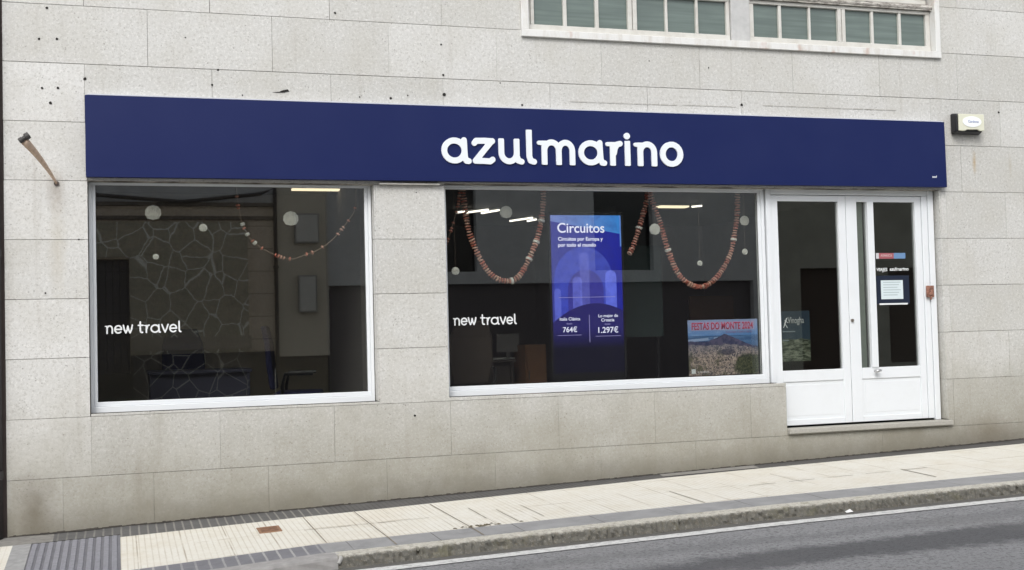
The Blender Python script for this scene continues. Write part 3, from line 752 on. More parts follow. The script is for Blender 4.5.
mb.build('cover', Mat('yellowed_plastic', (.66,.66,.53), .45).done(), t, bevel=.006)
mb = MB(); n = 26; mb.add([(8.752+.120*math.cos(2*math.pi*k/n), -.1265, 3.842+.058*math.sin(2*math.pi*k/n)) for k in range(n)] + [(8.752+.120*math.cos(2*math.pi*k/n), -.1225, 3.842+.058*math.sin(2*math.pi*k/n)) for k in range(n)],
    [tuple(range(n)), tuple(range(2*n-1,n-1,-1))] + [(i, i+n, (i+1) % n+n, (i+1) % n) for i in range(n)])
mb.build('oval_label', Mat('label_white', (.84,.87,.87), .4).done(), t)
text('Cardona', 8.70, 3.832, -.1280, width=.135, mat=Mat('label_blue', (.25,.30,.50), .5).done(), parent=t, bold=.01)

# ------------------------------------------------------------------ rod sticking out of the wall
t = empty('wall_rod', (-.455, 0, 3.08), 'beige rod with a dark metal head sticking out of the wall left of the sign', 'rod')
m_ = Mat('weathered_wood', (.66,.50,.38), .7); m_.over(m_.math('MULTIPLY', m_.ramp(m_.noise(1,4,.6,m_.map((40,40,6))),(.45,.65)), .5), (.42,.29,.20)); WOOD = m_.done()
tip = Vector((-.678,-.42,3.37)); base = Vector((-.452, -.004, 3.075)); ctrl = Vector((-.545,-.16,3.245))
pts = [(1-u)**2*base+2*u*(1-u)*ctrl+u*u*tip for u in [i/14 for i in range(15)]]
mb = MB(); mb.tube(pts, [.010+.024*(i/14) for i in range(15)], 12); mb.build('rod', WOOD, t, smooth=True)
mb = MB(); a = tip+Vector((-.034,-.02,-.012)); b = tip+Vector((.040,-.015,.042)); mid = (a+b)/2
mb.tube([a, a+(b-a)*.3, a+(b-a)*.34, a+(b-a)*.6, a+(b-a)*.64, b], [.022,.024,.018,.020,.030,.028], 14)
mb.build('metal_head', Mat('dark_iron', (.06,.058,.055), .6, .3).done(), t)
mb = MB(); mb.tube([(-.452,-.001,3.073),(-.452,-.010,3.073)], .022, 10); mb.build('wall_socket', Mat('socket_iron', (.09,.07,.06), .8).done(), t)

# ------------------------------------------------------------------ drainpipe at the left edge
t = empty('drainpipe', (-.93, -.03, .15), 'dark drainpipe running down the left edge of the granite wall', 'drainpipe')
DPM = speck('dark_pipe_metal', (.045,.04,.042), .5, .2, 12)
mb = MB(); mb.tube([(-.945,-.03,.13),(-.945,-.03,7.1)], .052, 16); mb.build('pipe', DPM, t, smooth=True)
for z in (.62, 2.45, 4.3, 6.1):
    mb = MB(); mb.tube([(-.945,-.03,z),(-.945,-.03,z+.07)], .058, 16); mb.box(-.95,-.92,-.03,.01,z+.02,z+.05); mb.build('clamp', DPM, t)
# neighbour building
t = empty('neighbour_building', (-4.5, .1, 0), 'neighbouring house wall left of the drainpipe', 'building')
mb = MB()
for r in [q for q in subtract((-12,-.87,-.6,7.0), (-2.6,-1.5,0,2.4))]: mb.box(r[0], r[1], .04, .4, r[2], r[3])
mb.build('wall', speck('neighbour_render', (.16,.13,.12), .85, .15, 5), t)
mb = MB(); mb.box(-2.6,-1.5,.20,.26,.02,2.4); d_ = mb.build('door', speck('brown_door', (.10,.05,.03), .5), t)
mb = MB(); mb.tube([(-1.62,.19,1.1),(-1.62,.13,1.1),(-1.72,.13,1.1)], .012, 8); mb.build('handle', STEEL, d_)

# ------------------------------------------------------------------ small street things
t = empty('access_cover', (1.17, -.83, Gz(1.17,-.83)), 'rusty rectangular access cover set in the cream pavement', 'access cover')
m_ = Mat('rusty_cover', (.22,.11,.06), .8); m_.over(m_.ramp(m_.noise(25,4,.7),(.42,.62)), (.10,.055,.035)); RC = m_.done()
def pslab(mb, x0, x1, ya, yb, h0, h1):
    vs = [(x, y, Gz(x,y)+h) for h in (h0,h1) for y in (ya,yb) for x in (x0,x1)]
    mb.add(vs, [(0,2,3,1),(4,5,7,6),(0,1,5,4),(2,6,7,3),(0,4,6,2),(1,3,7,5)])
mb = MB(); pslab(mb, 1.105, 1.235, -.93, -.735, -.01, .004); mb.build('lid', RC, t)
mb = MB()
for q in ((1.08,1.102,-.955,-.71),(1.238,1.26,-.955,-.71),(1.102,1.238,-.955,-.933),(1.102,1.238,-.732,-.71)): pslab(mb, *q, -.01, .006)
mb.build('rim', speck('cover_rim', (.30,.17,.10), .8, .2, 30), t)
mb = MB()
mb.add([(5.66,-2.24,Rz(5.7)+.006),(5.72,-2.245,Rz(5.7)+.012),(5.725,-2.20,Rz(5.7)+.018),(5.67,-2.195,Rz(5.7)+.010),(5.68,-2.235,Rz(5.7)+.022),(5.71,-2.21,Rz(5.7)+.030)], [(0,1,4),(1,2,5),(1,5,4),(2,3,5),(3,0,4),(3,4,5),(0,3,2,1)])
tag(mb.build('paper_scrap', Mat('paper_white', (.82,.82,.80), .8).done()), 'small crumpled white paper scrap in the gutter', 'litter')
random.seed(31)
mb = MB()
for i in range(34):
    x = 2.75 + random.gauss(0, .10); y = -1.62 + random.gauss(0, .02); s = random.uniform(.008,.022); z = Gz(x,y)+.004
    mb.add([(x-s,y-s*.4,z),(x+s,y-s*.5,z),(x+s*.7,y+s*.5,z+.001),(x-s*.6,y+s*.4,z+.001),(x,y,z+s*.3)], [(0,1,4),(1,2,4),(2,3,4),(3,0,4),(0,3,2,1)])
tag(mb.build('leaf_litter', speck('dead_leaf', (.12,.10,.065), .9)), 'small dark patch of dead leaves on the cream pavement', 'leaf litter', kind='stuff')
# weeds and dirt crumbs along the foot of the wall
mb = MB(); x = -.85; w0 = .02
while x < 9.8:
    L = random.uniform(.02,.05); w1 = max(.006, min(.05, w0+random.uniform(-.010,.010))); h = random.uniform(.002,.010)
    if x > 1.0 and x < 7.6: w1 = min(w1, .018)
    z0, z1_ = Gz(x,0), Gz(x+L,0)
    mb.add([(x,-.001,z0+h+.004),(x+L,-.001,z1_+h+.004),(x+L,-w1,z1_+.003),(x,-w0,z0+.003)], [(0,3,2,1)]); w0 = w1; x += L
tag(mb.build('wall_foot_debris', speck('dirt_crumbs', (.055,.048,.040), .95, .3, 50)), 'dirt and crumbs along the foot of the granite wall', 'debris', kind='stuff')

# ------------------------------------------------------------------ window display: screen
t = empty('display_screen', (4.48, .38, .68), 'tall lit blue screen on a black stand reading Circuitos', 'screen')
BLK = Mat('black_gloss', (.012,.012,.014), .3).done()
mb = MB(); mb.box(4.067, 4.867, .352, .42, 1.20, 2.893); mb.box(4.067,4.092,.335,.3515,1.22,2.893); mb.box(4.844,4.867,.335,.3515,1.22,2.893); mb.box(4.092,4.844,.335,.3515,2.862,2.893)
mb.build('casing', BLK, t, bevel=.004)
mb = MB(); mb.box(4.15, 4.82, .36, .60, .675, .70); mb.box(4.30, 4.67, .40, .46, .70, 1.198); mb.build('stand', BLK, t, bevel=.004)
def screenm():
    m = Mat('screen_picture', (0,0,0), .3)
    x, y, z = m.sep()[0:3]
    zz = m.ramp(z, (1.30, 2.89))
    xx = m.ramp(x, (4.11, 4.862))
    sky = m.mix(xx, (.15,.20,.48), (.025,.19,.55))
    wall = m.mix(xx, (.035,.04,.26), (.008,.012,.27))
    # building skyline: sky above a slanting line on the top
    ln = m.math('SUBTRACT', z, m.math('ADD', 2.80, m.math('MULTIPLY', m.math('SUBTRACT', x, 4.11), -.17)))
    c0 = m.mix(m.math('GREATER_THAN', ln, 0), wall, sky)
    side = m.math('MULTIPLY', m.math('GREATER_THAN', x, 4.83), m.math('GREATER_THAN', z, 2.55)); c0 = m.mix(side, c0, (.10,.22,.60))
    # big arch with lighter inside and a smaller dark arch
    def archmask(cx, hw, spring, bottom):
        dx = m.math('SUBTRACT', x, cx); dz = m.math('SUBTRACT', z, spring); dzp = m.math('MAXIMUM', dz, 0)
        r = m.math('SQRT', m.math('ADD', m.math('MULTIPLY', dx, dx), m.math('MULTIPLY', m.math('MULTIPLY', dzp, dzp), .9)))
        return m.math('MULTIPLY', m.math('LESS_THAN', r, hw), m.math('GREATER_THAN', z, bottom))
    c1 = m.mix(archmask(4.43, .31, 2.22, 1.8), c0, m.mix(zz, (.03,.045,.44), (.055,.075,.40)))
    c1 = m.mix(m.math('MULTIPLY', archmask(4.45, .19, 2.12, 1.8), .85), c1, (.035,.03,.24))
    c1 = m.mix(m.math('MULTIPLY', archmask(4.44, .05, 2.44, 1.8), .35), c1, (.16,.18,.62))
    c1 = m.mix(m.math('MULTIPLY', archmask(4.36, .05, 2.2, 1.8), .45), c1, (.17,.20,.78))
    c1 = m.mix(m.math('MULTIPLY', archmask(4.72, .06, 2.25, 1.8), .8), c1, (.12,.16,.75))
    c1 = m.mix(m.math('MULTIPLY', archmask(4.15, .035, 2.1, 1.8), .5), c1, (.14,.17,.66))
    c1 = m.mix(m.math('MULTIPLY', m.ramp(m.noise(14, 4), (.45, .7)), .35), c1, (.02,.02,.16))
    # lower dark panel with a curved top
    dx = m.math('SUBTRACT', x, 4.55); top = m.math('SUBTRACT', 1.985, m.math('MULTIPLY', m.math('MULTIPLY', dx, dx), .9))
    low = m.math('LESS_THAN', z, top)
    c2 = m.mix(m.ramp(z, (1.54, 1.74)), (.002,.002,.012), (.016,.013,.115))
    c1 = m.mix(low, c1, c2)
    m.link(c1, m.b.inputs['Emission Color']); m.b.inputs['Emission Strength'].default_value = .95
    return m.m
mb = MB(); mb.box(4.0925, 4.8435, .3455, .3515, 1.30, 2.8615); sc_ = mb.build('screen', screenm(), t)
TXT = emit('screen_white', (.80,.82,1), .85); TXD = emit('screen_pale', (.45,.42,.8), .6)
yy = .343
text('Circuitos', 4.165, 2.69, yy, width=.50, mat=TXT, parent=sc_, bold=.012)
text('Circuitos por Europa y', 4.17, 2.61, yy, width=.475, mat=TXT, parent=sc_, bold=.02)
text('por todo el mundo', 4.17, 2.55, yy, width=.40, mat=TXT, parent=sc_, bold=.02)
text('Italia Clásica', 4.165, 1.820, yy, width=.215, mat=TXT, parent=sc_, bold=.012)
text('desde', 4.235, 1.780, yy, width=.06, mat=TXD, parent=sc_)
text('764€', 4.195, 1.705, yy, width=.15, mat=TXT, parent=sc_, bold=.014)
text('Lo mejor de', 4.575, 1.845, yy, width=.21, mat=TXT, parent=sc_, bold=.012)
text('Croacia', 4.605, 1.802, yy, width=.14, mat=TXT, parent=sc_, bold=.012)
text('desde', 4.64, 1.768, yy, width=.06, mat=TXD, parent=sc_)
text('1.297€', 4.57, 1.690, yy, width=.215, mat=TXT, parent=sc_, bold=.014)
mb = MB()
mb.box(4.16, 4.76, yy-.0005, yy+.0005, 2.045, 2.049); mb.box(4.14,4.39,yy-.0005,yy+.0005,1.672,1.676); mb.box(4.54,4.81,yy-.0005,yy+.0005,1.655,1.659); mb.box(4.475,4.48,yy-.0005,yy+.0005,1.60,1.87)
mb.build('divider_lines', TXD, sc_)

# ------------------------------------------------------------------ garlands and shells
def beadm(name, a, b):
    m = Mat(name, a, .5); m.over(m.ramp(m.attr('tint'), (.35, 1)), b); m.over(m.math('MULTIPLY', m.ramp(m.noise(60, 2), (.4, .6)), .4), b); return m.done()
BEAD = beadm('coral_beads', (.52,.11,.07), (.74,.48,.38)); BEADW = Mat('shell_white', (.66,.65,.61), .6).done(); STR = Mat('string', (.25,.18,.14), .8).done()
def disc(mb, p, d, r, th, n=9):
    b0 = len(mb.t); tt = random.random()
    p = Vector(p); d = Vector(d).normalized(); mb.tube([p-d*th/2, p-d*th*.35, p+d*th*.35, p+d*th/2], [r*.75, r, r, r*.75], n); mb.t[b0:] = [tt]*(len(mb.t)-b0)
def catmull(P, n=16):
    P = [Vector(p) for p in P]; Q = [P[0]*2-P[1]] + P + [P[-1]*2-P[-2]]; out = []
    for i in range(1, len(Q)-2):
        for k in range(n):
            u = k/n; a, b, c_, d = Q[i-1:i+3]
            out.append(.5*((2*b)+(-a+c_)*u+(2*a-5*b+4*c_-d)*u*u+(-a+3*b-3*c_+d)*u**3))
    out.append(P[-1]); return out
def garland(pts, lab, y=.30, r=.029, step=.027, whites=(), dens=1.0):
    P = catmull([(x, y, z) for x, z in pts]); t = empty('garland', P[0], lab, 'garland', 'bead garlands hanging in the shop windows')
    mb = MB(); mb.tube(P, .004, 5); mb.build('string', STR, t)
    mb = MB(); L = 0; nxt = 0; wp = []
    for a, b in zip(P, P[1:]):
        seg = (b-a).length
        while nxt <= L+seg:
            p = a+(b-a)*((nxt-L)/seg); jit = Vector((random.uniform(-.2,.2), random.uniform(-.2,.2), random.uniform(-.2,.2)))
            if random.random() < dens:
                disc(mb, p, (b-a).normalized()+jit, r*random.uniform(.8,1.12), step*random.uniform(.42,.62))
            nxt += step
        L += seg
    mb.build('beads', BEAD, t)
    for x, z in whites:
        j = min(range(1, len(P)-1), key=lambda k: (P[k].x-x)**2+(P[k].z-z)**2)
        mb = MB(); disc(mb, P[j], P[j+1]-P[j-1], r*1.2, .028, 12); mb.build('white_bead', BEADW, t)
random.seed(77)
garland([(3.193,3.12),(3.20,3.0),(3.254,2.662),(3.416,2.324),(3.595,2.216),(3.75,2.272),(3.912,2.564),(3.98,2.789),(4.01,3.0),(4.012,3.12)], 'pink bead garland in the middle window, looped left of the blue screen', whites=[(3.665,2.23),(3.93,2.6),(3.985,2.80),(3.86,2.42)])
garland([(5.154,3.14),(5.17,3.03),(5.257,2.793),(5.336,2.509),(5.461,2.244),(5.671,2.13),(5.867,2.219),(6.035,2.455),(6.10,2.70),(6.13,2.85),(6.146,3.12)], 'pink bead garland in the middle window, looped above the festival poster', whites=[(5.33,2.51),(6.09,2.62)])
garland([(5.154,3.14),(5.12,2.98),(5.046,2.762),(4.98,2.58),(4.916,2.461)], 'short pink bead garland end dropping to the right edge of the blue screen', y=.33, whites=[(5.035,2.741)])
garland([(3.165,3.12),(3.142,2.95),(3.08,2.75),(3.024,2.60),(2.96,2.48)], 'short pink bead garland end at the far left edge of the middle window', dens=.7, r=.018)
garland([(1.06,3.12),(1.075,2.93),(1.125,2.726),(1.22,2.59),(1.38,2.489),(1.542,2.442),(1.671,2.478),(1.791,2.524),(1.923,2.616),(2.047,2.755),(2.14,2.90),(2.16,3.12)], 'sparse bead garland with white beads in the left window', dens=.22, r=.018, whites=[(1.10,2.75),(1.155,2.665),(1.215,2.59)])
def shell(x, z, s, lab, y=.26):
    t = empty('scallop_shell', (x, y, z), lab, 'shell', 'white shells hanging in the shop windows')
    mb = MB(); n = 28; ring = []
    for k in range(n+1):
        a = R(-62+304*k/n); rr = s*(1+.085*abs(math.sin(k*math.pi*9/n)))*.97; ring.append((x+rr*math.cos(a), y, z+rr*.98*math.sin(a)))
    hinge = (x, y+.002, z-s*.92); vs = [hinge]; fs = []
    for ring_i, (f, dy) in enumerate(((.35,-.30),(.7,-.34),(1,0))):
        for k, p in enumerate(ring):
            q = [hinge[0]+(p[0]-hinge[0])*f, y+dy*s*.6+(.04*s if k % 2 else 0), hinge[2]+(p[2]-hinge[2])*f]; vs.append(tuple(q))
    m_ = n+1
    for k in range(n):
        fs.append((0, 1+k, 2+k))
        for j in range(2): fs.append((1+j*m_+k, 1+(j+1)*m_+k, 2+(j+1)*m_+k, 2+j*m_+k))
    mb.add(vs, fs); o = mb.build('shell_body', BEADW, t)
    mb = MB(); mb.tube([(x, y, z+s*.9), (x, y, 3.33)], .0012, 4); mb.build('thread', STR, t)
shell(.334, 2.856, .068, 'white scallop shell at the upper left of the left window')
shell(1.542, 2.808, .068, 'white scallop shell beside the strip lamp in the left window')
shell(.762, 2.724, .036, 'small white shell in the middle of the left window')
shell(.352, 2.467, .026, 'tiny white shell low in the left window')
shell(3.611, 2.879, .062, 'round white shell hanging inside the left garland loop')
shell(3.090, 2.315, .038, 'narrow white shell at the far left of the middle window')
shell(5.179, 2.715, .058, 'round white shell right of the blue screen')
shell(6.195, 2.805, .052, 'white shell at the upper right of the middle window')
shell(6.187, 2.484, .032, 'small white shell below another at the right of the middle window')
shell(5.669, 2.370, .028, 'small white shell inside the right garland loop')

# ------------------------------------------------------------------ posters and stickers
t = empty('festival_poster', (5.84, .155, 1.235), 'landscape poster of a hill and town reading Festas do Monte in the window corner', 'poster')
def posterm():
    m = Mat('poster_print', (.3,.4,.6), .45)
    x, y, z = m.sep()[0:3]
    n1 = m.math('SUBTRACT', m.noise(9, 5, .65), .5); n2 = m.math('SUBTRACT', m.noise(22, 4), .5)
    sky = m.mix(m.ramp(z, (1.63, 1.75)), (.10,.27,.60), (.30,.38,.62))
    sky = m.mix(m.math('MULTIPLY', m.ramp(m.noise(1, 3, .6, m.map((5,1,26))), (.5,.7)), .4), sky, (.40,.50,.72))
    c = m.mix(m.math('LESS_THAN', z, 1.632), sky, m.mix(m.ramp(m.noise(1,3,.6,m.map((4,1,40))), (.4,.65)), (.05,.13,.31), (.10,.21,.42)))
    riv = m.math('ABSOLUTE', m.math('SUBTRACT', z, m.math('ADD', 1.585, m.math('MULTIPLY', m.math('SUBTRACT', x, 5.46), .06))))
    c = m.mix(m.math('MULTIPLY', m.math('LESS_THAN', riv, .013), m.math('LESS_THAN', m.math('ADD', x, n2), 5.74)), c, (.30,.40,.60))
    dx = m.math('ABSOLUTE', m.math('SUBTRACT', x, 5.865)); hill = m.math('SUBTRACT', 1.650, m.math('MULTIPLY', dx, .42))
    rid = m.math('SUBTRACT', 1.575, m.math('MULTIPLY', m.math('MAXIMUM', m.math('SUBTRACT', x, 5.95), 0), .22))
    hill = m.math('ADD', m.math('MAXIMUM', hill, rid), m.math('MULTIPLY', n1, .05))
    c = m.mix(m.math('LESS_THAN', z, hill), c, m.mix(m.ramp(n2, (-.12,.12)), (.035,.045,.12), (.11,.10,.19)))
    edge = m.math('ADD', m.math('SUBTRACT', 1.535, m.math('MULTIPLY', m.math('MAXIMUM', m.math('SUBTRACT', x, 5.95), 0), .16)), m.math('MULTIPLY', n1, .09))
    land = m.math('LESS_THAN', z, edge)
    town = m.mix(m.ramp(m.noise(34, 4, .85), (.44, .57)), (.055,.05,.07), (.46,.36,.31))
    town = m.mix(m.ramp(m.noise(85, 2, .8, m.map((1,1,1),(8,1,1))), (.55, .62)), town, (.75,.62,.54))
    green = m.mix(m.ramp(m.noise(40, 4, .8), (.42, .62)), (.015,.022,.012), (.13,.14,.07))
    dgx = m.math('SUBTRACT', x, 6.14); dgz = m.math('SUBTRACT', z, 1.33)
    blob = m.math('ADD', m.math('SQRT', m.math('ADD', m.math('MULTIPLY', dgx, dgx), m.math('MULTIPLY', m.math('MULTIPLY', dgz, dgz), 1.8))), m.math('MULTIPLY', n1, .25))
    dkx = m.math('SUBTRACT', x, 5.89); dkz = m.math('SUBTRACT', z, 1.465)
    dk = m.math('ADD', m.math('SQRT', m.math('ADD', m.math('MULTIPLY', dkx, dkx), m.math('MULTIPLY', m.math('MULTIPLY', dkz, dkz), 6))), m.math('MULTIPLY', n1, .08))
    g1 = m.mix(m.ramp(blob, (.15, .19, 1, 0)), town, green)
    g1 = m.mix(m.math('MULTIPLY', m.ramp(m.noise(8, 4, .7, m.map((1,1,1),(2,2,9))), (.52,.60)), .8), g1, green)
    g1 = m.mix(m.math('MULTIPLY', m.ramp(dk, (.07, .09, 1, 0)), .8), g1, (.03,.025,.045))
    g1 = m.mix(m.math('MULTIPLY', m.ramp(z, (1.40, 1.56)), .6), g1, (.13,.15,.26))
    c = m.mix(land, c, g1)
    m.link(c, m.b.inputs['Base Color']); return m.m
mb = MB(); mb.box(5.458, 6.243, .152, .156, 1.234, 1.792); mb.build('print', posterm(), t)
RED = Mat('poster_red', (.56,.05,.12), .6).done(); PK = Mat('poster_pink', (.42,.38,.60), .6).done()
mb = MB(); mb.box(5.49, 6.205, .1505, .1512, 1.686, 1.772); mb.build('title_band', PK, t)
text('FESTAS DO MONTE 2024', 5.50, 1.692, .1495, width=.69, height=.073, mat=RED, parent=t, bold=.02)
text('EN HONRA A SANTA TREGA', 5.88, 1.655, .1495, width=.30, mat=Mat('poster_text_dim', (.28,.12,.25), .6).done(), parent=t, name='subtitle')
mb = MB(); mb.box(5.485, 5.53, .1505, .1512, 1.255, 1.30); mb.build('logo', WHITE_L, t)
text('A GUARDA', 5.55, 1.262, .1495, width=.13, mat=WHITE_L, parent=t, name='footer')

t = empty('door_poster', (6.65, .139, 1.37), 'dark blue poster with white handwriting on the left door pane', 'poster')
def dposter():
    m = Mat('door_poster_print', (.02,.045,.075), .5); x, y, z = m.sep()[0:3]
    c = m.mix(m.ramp(z, (1.5, 1.85)), (.03,.07,.11), (.022,.05,.085))
    lower = m.math('LESS_THAN', z, m.math('ADD', 1.575, m.math('MULTIPLY', m.math('SUBTRACT', m.noise(9,3), .5), .09)))
    g = m.mix(m.ramp(m.noise(1, 4, .6, m.map((14,1,50))), (.42,.62)), (.025,.045,.025), (.30,.33,.25))
    m.link(m.mix(lower, c, g), m.b.inputs['Base Color']); return m.m
mb = MB(); mb.box(6.505, 6.845, .137, .140, 1.345, 1.862); mb.build('print', dposter(), t)
text('Vinogha', 6.585, 1.715, .1355, width=.19, height=.085, mat=VINYL, parent=t, name='handwriting', bold=.01)
mb = MB(); mb.tube([(6.535,.1352,1.69),(6.555,.1352,1.74),(6.575,.1352,1.79)], [.003,.007,.006], 6); mb.tube([(6.555,.1352,1.73),(6.58,.1352,1.69)], .0035, 6); mb.tube([(6.55,.1352,1.77),(6.59,.1352,1.74)], .003, 6)
mb.build('figure_logo', VINYL, t)
PTX = Mat('poster_text_grey', (.30,.36,.40), .6).done()
for i, (z, w) in enumerate(((1.645,.15),(1.555,.07))):
    mb = MB(); mb.box(6.52, 6.52+w, .1358, .1366, z, z+.012); mb.build('text_line', PTX, t)
t = empty('bank_sticker', (7.85, .12, 2.42), 'red and blue strip sticker high on the right door pane', 'sticker')
mb = MB(); mb.box(7.665, 7.70, .1235, .1265, 2.395, 2.455); mb.build('logo_block', Mat('sticker_white', (.55,.55,.56), .6).done(), t)
mb = MB(); mb.box(7.7005, 7.885, .1235, .1265, 2.395, 2.455); mb.build('red_strip', Mat('sticker_red', (.33,.10,.115), .6).done(), t)
mb = MB(); mb.box(7.8855, 8.03, .1235, .1265, 2.395, 2.455); mb.build('blue_strip', Mat('sticker_blue', (.13,.24,.42), .6).done(), t)
text('AENUCA', 7.72, 2.415, .1225, width=.145, mat=Mat('sticker_pink', (.62,.42,.42), .6).done(), parent=t, bold=.02)
t2 = empty('door_lettering', (7.86, .125, 2.26), 'small white lettering line across the right door pane under the strip sticker', 'lettering')
text('VIAJES', 7.665, 2.262, .1250, width=.135, mat=VINYL, parent=t2, name='word', bold=.03); text('azulmarino', 7.83, 2.266, .1250, width=.235, mat=VINYL, parent=t2, name='word', bold=.03)
t = empty('opening_hours_notice', (7.86, .12, 1.93), 'white opening hours sheet in a navy holder on the right door pane', 'notice')
mb = MB(); mb.box(7.64, 8.065, .1245, .1270, 1.915, 2.215); mb.build('holder', Mat('holder_navy', (.010,.016,.035), .4).done(), t)
mb = MB(); mb.box(7.712, 7.985, .1225, .1242, 1.965, 2.165); sh = mb.build('sheet', Mat('sheet_paper', (.62,.70,.72), .7).done(), t)
mb = MB(); mb.box(7.685, 8.035, .1180, .1240, 1.905, 1.922); mb.build('edge_strip', VINYL, t)
for i in range(6):
    mb = MB(); mb.box(7.74, 7.955-.02*(i % 3), .1215, .1222, 2.14-.027*i, 2.148-.027*i); mb.build('text_line', Mat('print_grey', (.38,.45,.47), .7).done(), sh)

# ------------------------------------------------------------------ furniture inside
FAB = speck('navy_chair_fabric', (.012,.014,.06), .9, .1); DKW = speck('dark_desk', (.045,.035,.03), .5); CHR = Mat('chrome', (.5,.5,.5), .25, 1).done()
def office_chair(x, y, rz, lab, mat=FAB, grp='office chairs inside the shop'):
    t = empty('office_chair', (0,0,0), lab, 'office chair', grp)
    f = .674
    mb = MB(); mb.box(-.24,.24,-.24,.24,f+.42,f+.50); mb.build('seat', mat, t, bevel=.03)
    mb = MB(); vs = []
    for z, yy, hw in ((f+.52,.22,.18),(f+.75,.25,.23),(f+1.0,.27,.22),(f+1.17,.31,.16)):
        vs += [(-hw,yy,z),(hw,yy,z),(hw,yy+.06,z),(-hw,yy+.06,z)]
    fs = [(3,2,1,0),(12,13,14,15)]
    for i in range(3):
        for k in range(4): fs.append((i*4+k, i*4+(k+1) % 4, (i+1)*4+(k+1) % 4, (i+1)*4+k))
    mb.add(vs, fs); mb.build('backrest', mat, t, bevel=.02)
    mb = MB(); mb.tube([(0,0,f+.08),(0,0,f+.42)], .03, 10); mb.build('column', CHR, t)
    for s in (-1,1):
        mb = MB(); mb.tube([(s*.22,.15,f+.47),(s*.28,.15,f+.55),(s*.28,.12,f+.68),(s*.28,-.16,f+.68)], .018, 8); mb.build('armrest', BLK, t)
    for k in range(5):
        a = 2*math.pi*k/5; mb = MB(); mb.tube([(0,0,f+.09),(.28*math.cos(a),.28*math.sin(a),f+.055)], [.025,.016], 8); lg = mb.build('leg', BLK, t)
        mb = MB(); mb.tube([(.28*math.cos(a)-.02,.28*math.sin(a),f+.03),(.28*math.cos(a)+.02,.28*math.sin(a),f+.03)], .028, 10); mb.build('castor', BLK, lg)
    t.location = (x, y, 0); t.rotation_euler = (0,0,rz); return t
def desk(x0, x1, y0, y1, lab, mat=DKW):
    t = empty('desk', ((x0+x1)/2, (y0+y1)/2, .675), lab, 'desk', 'desks inside the shop')
    mb = MB(); mb.box(x0, x1, y0, y1, 1.39, 1.42); mb.build('desktop', mat, t, bevel=.003)
    for a in (x0+.02, x1-.05):
        mb = MB(); mb.box(a, a+.03, y0+.03, y1-.03, .675, 1.389); mb.build('side_panel', mat, t)
    mb = MB(); mb.box(x0+.051, x1-.051, y0+.06, y0+.08, .9, 1.389); mb.build('front_panel', mat, t)
desk(.30, 1.30, 1.5, 2.2, 'dark desk low in the left shop window', speck('navy_desk', (.03,.03,.055), .5))
office_chair(1.80, 1.75, R(78), 'navy high backed office chair in the left window, right of the desk')
office_chair(.75, 2.45, R(10), 'navy office chair behind the desk of the left window')
desk(3.25, 4.15, 1.7, 2.4, 'dark desk with papers in the middle window')
office_chair(3.48, 1.35, R(175), 'dark office chair nearest the left end of the middle window', speck('brown_fabric', (.06,.045,.035), .8))
office_chair(4.0, 3.0, R(0), 'dark office chair behind the desk of the middle window', speck('black_fabric', (.03,.03,.03), .8))
t = empty('laptop', (4.03, 2.0, 1.42), 'open laptop with pale lid on the desk in the middle window', 'laptop')
mb = MB(); mb.box(3.90,4.20,1.9,2.1,1.421,1.435); mb.build('keyboard_base', HOUS, t); mb = MB(); mb.box(3.98,4.24,1.86,1.875,1.50,1.70); mb.box(4.09,4.13,1.86,1.875,1.436,1.50); mb.build('lid', speck('grey_lid', (.17,.165,.16), .5), t)
mb = MB(); mb.box(3.62, 3.80, 1.75, 1.85, 1.421, 1.45); tag(mb.build('paper_stack', speck('grey_paper', (.42,.42,.42), .8)), 'stack of papers at the left end of the desk in the middle window', 'papers')
t = empty('cabinet', (4.33, 1.75, .675), 'orange brown wooden cabinet left of the screen foot', 'cabinet')
OW = speck('orange_wood', (.17,.08,.035), .6, .1, 8)
mb = MB(); mb.box(4.22, 4.46, 1.6, 2.0, .675, 1.575); mb.build('body', OW, t); 
mb = MB(); mb.box(4.235, 4.445, 1.585, 1.598, .72, 1.55); d_ = mb.build('cabinet_door', OW, t); mb = MB(); mb.tube([(4.25,1.57,1.2),(4.25,1.57,1.3)], .006, 6); mb.build('handle', CHR, d_)
t = empty('display_board', (5.45, 1.2, .675), 'dark green display board standing right of the blue screen', 'board')
mb = MB(); mb.box(5.02, 5.68, 1.2, 1.23, 1.63, 2.62); mb.build('board', speck('dark_teal', (.035,.06,.058), .7), t)
for x in (5.08, 5.60):
    mb = MB(); mb.box(x, x+.03, 1.2, 1.23, .675, 1.629); mb.box(x, x+.03, 1.05, 1.40, .675, .70); mb.build('stand_leg', BLK, t)
t = empty('brochure_rack', (7.0, 2.6, .675), 'brown brochure rack standing behind the door panes', 'rack')
mb = MB(); mb.box(6.75, 7.35, 2.7, 2.74, .675, 2.1); mb.build('back_panel', OW, t)
for k in range(4):
    mb = MB(); mb.box(6.75, 7.35, 2.5, 2.7, .80+.33*k, .82+.33*k); mb.build('shelf', OW, t)

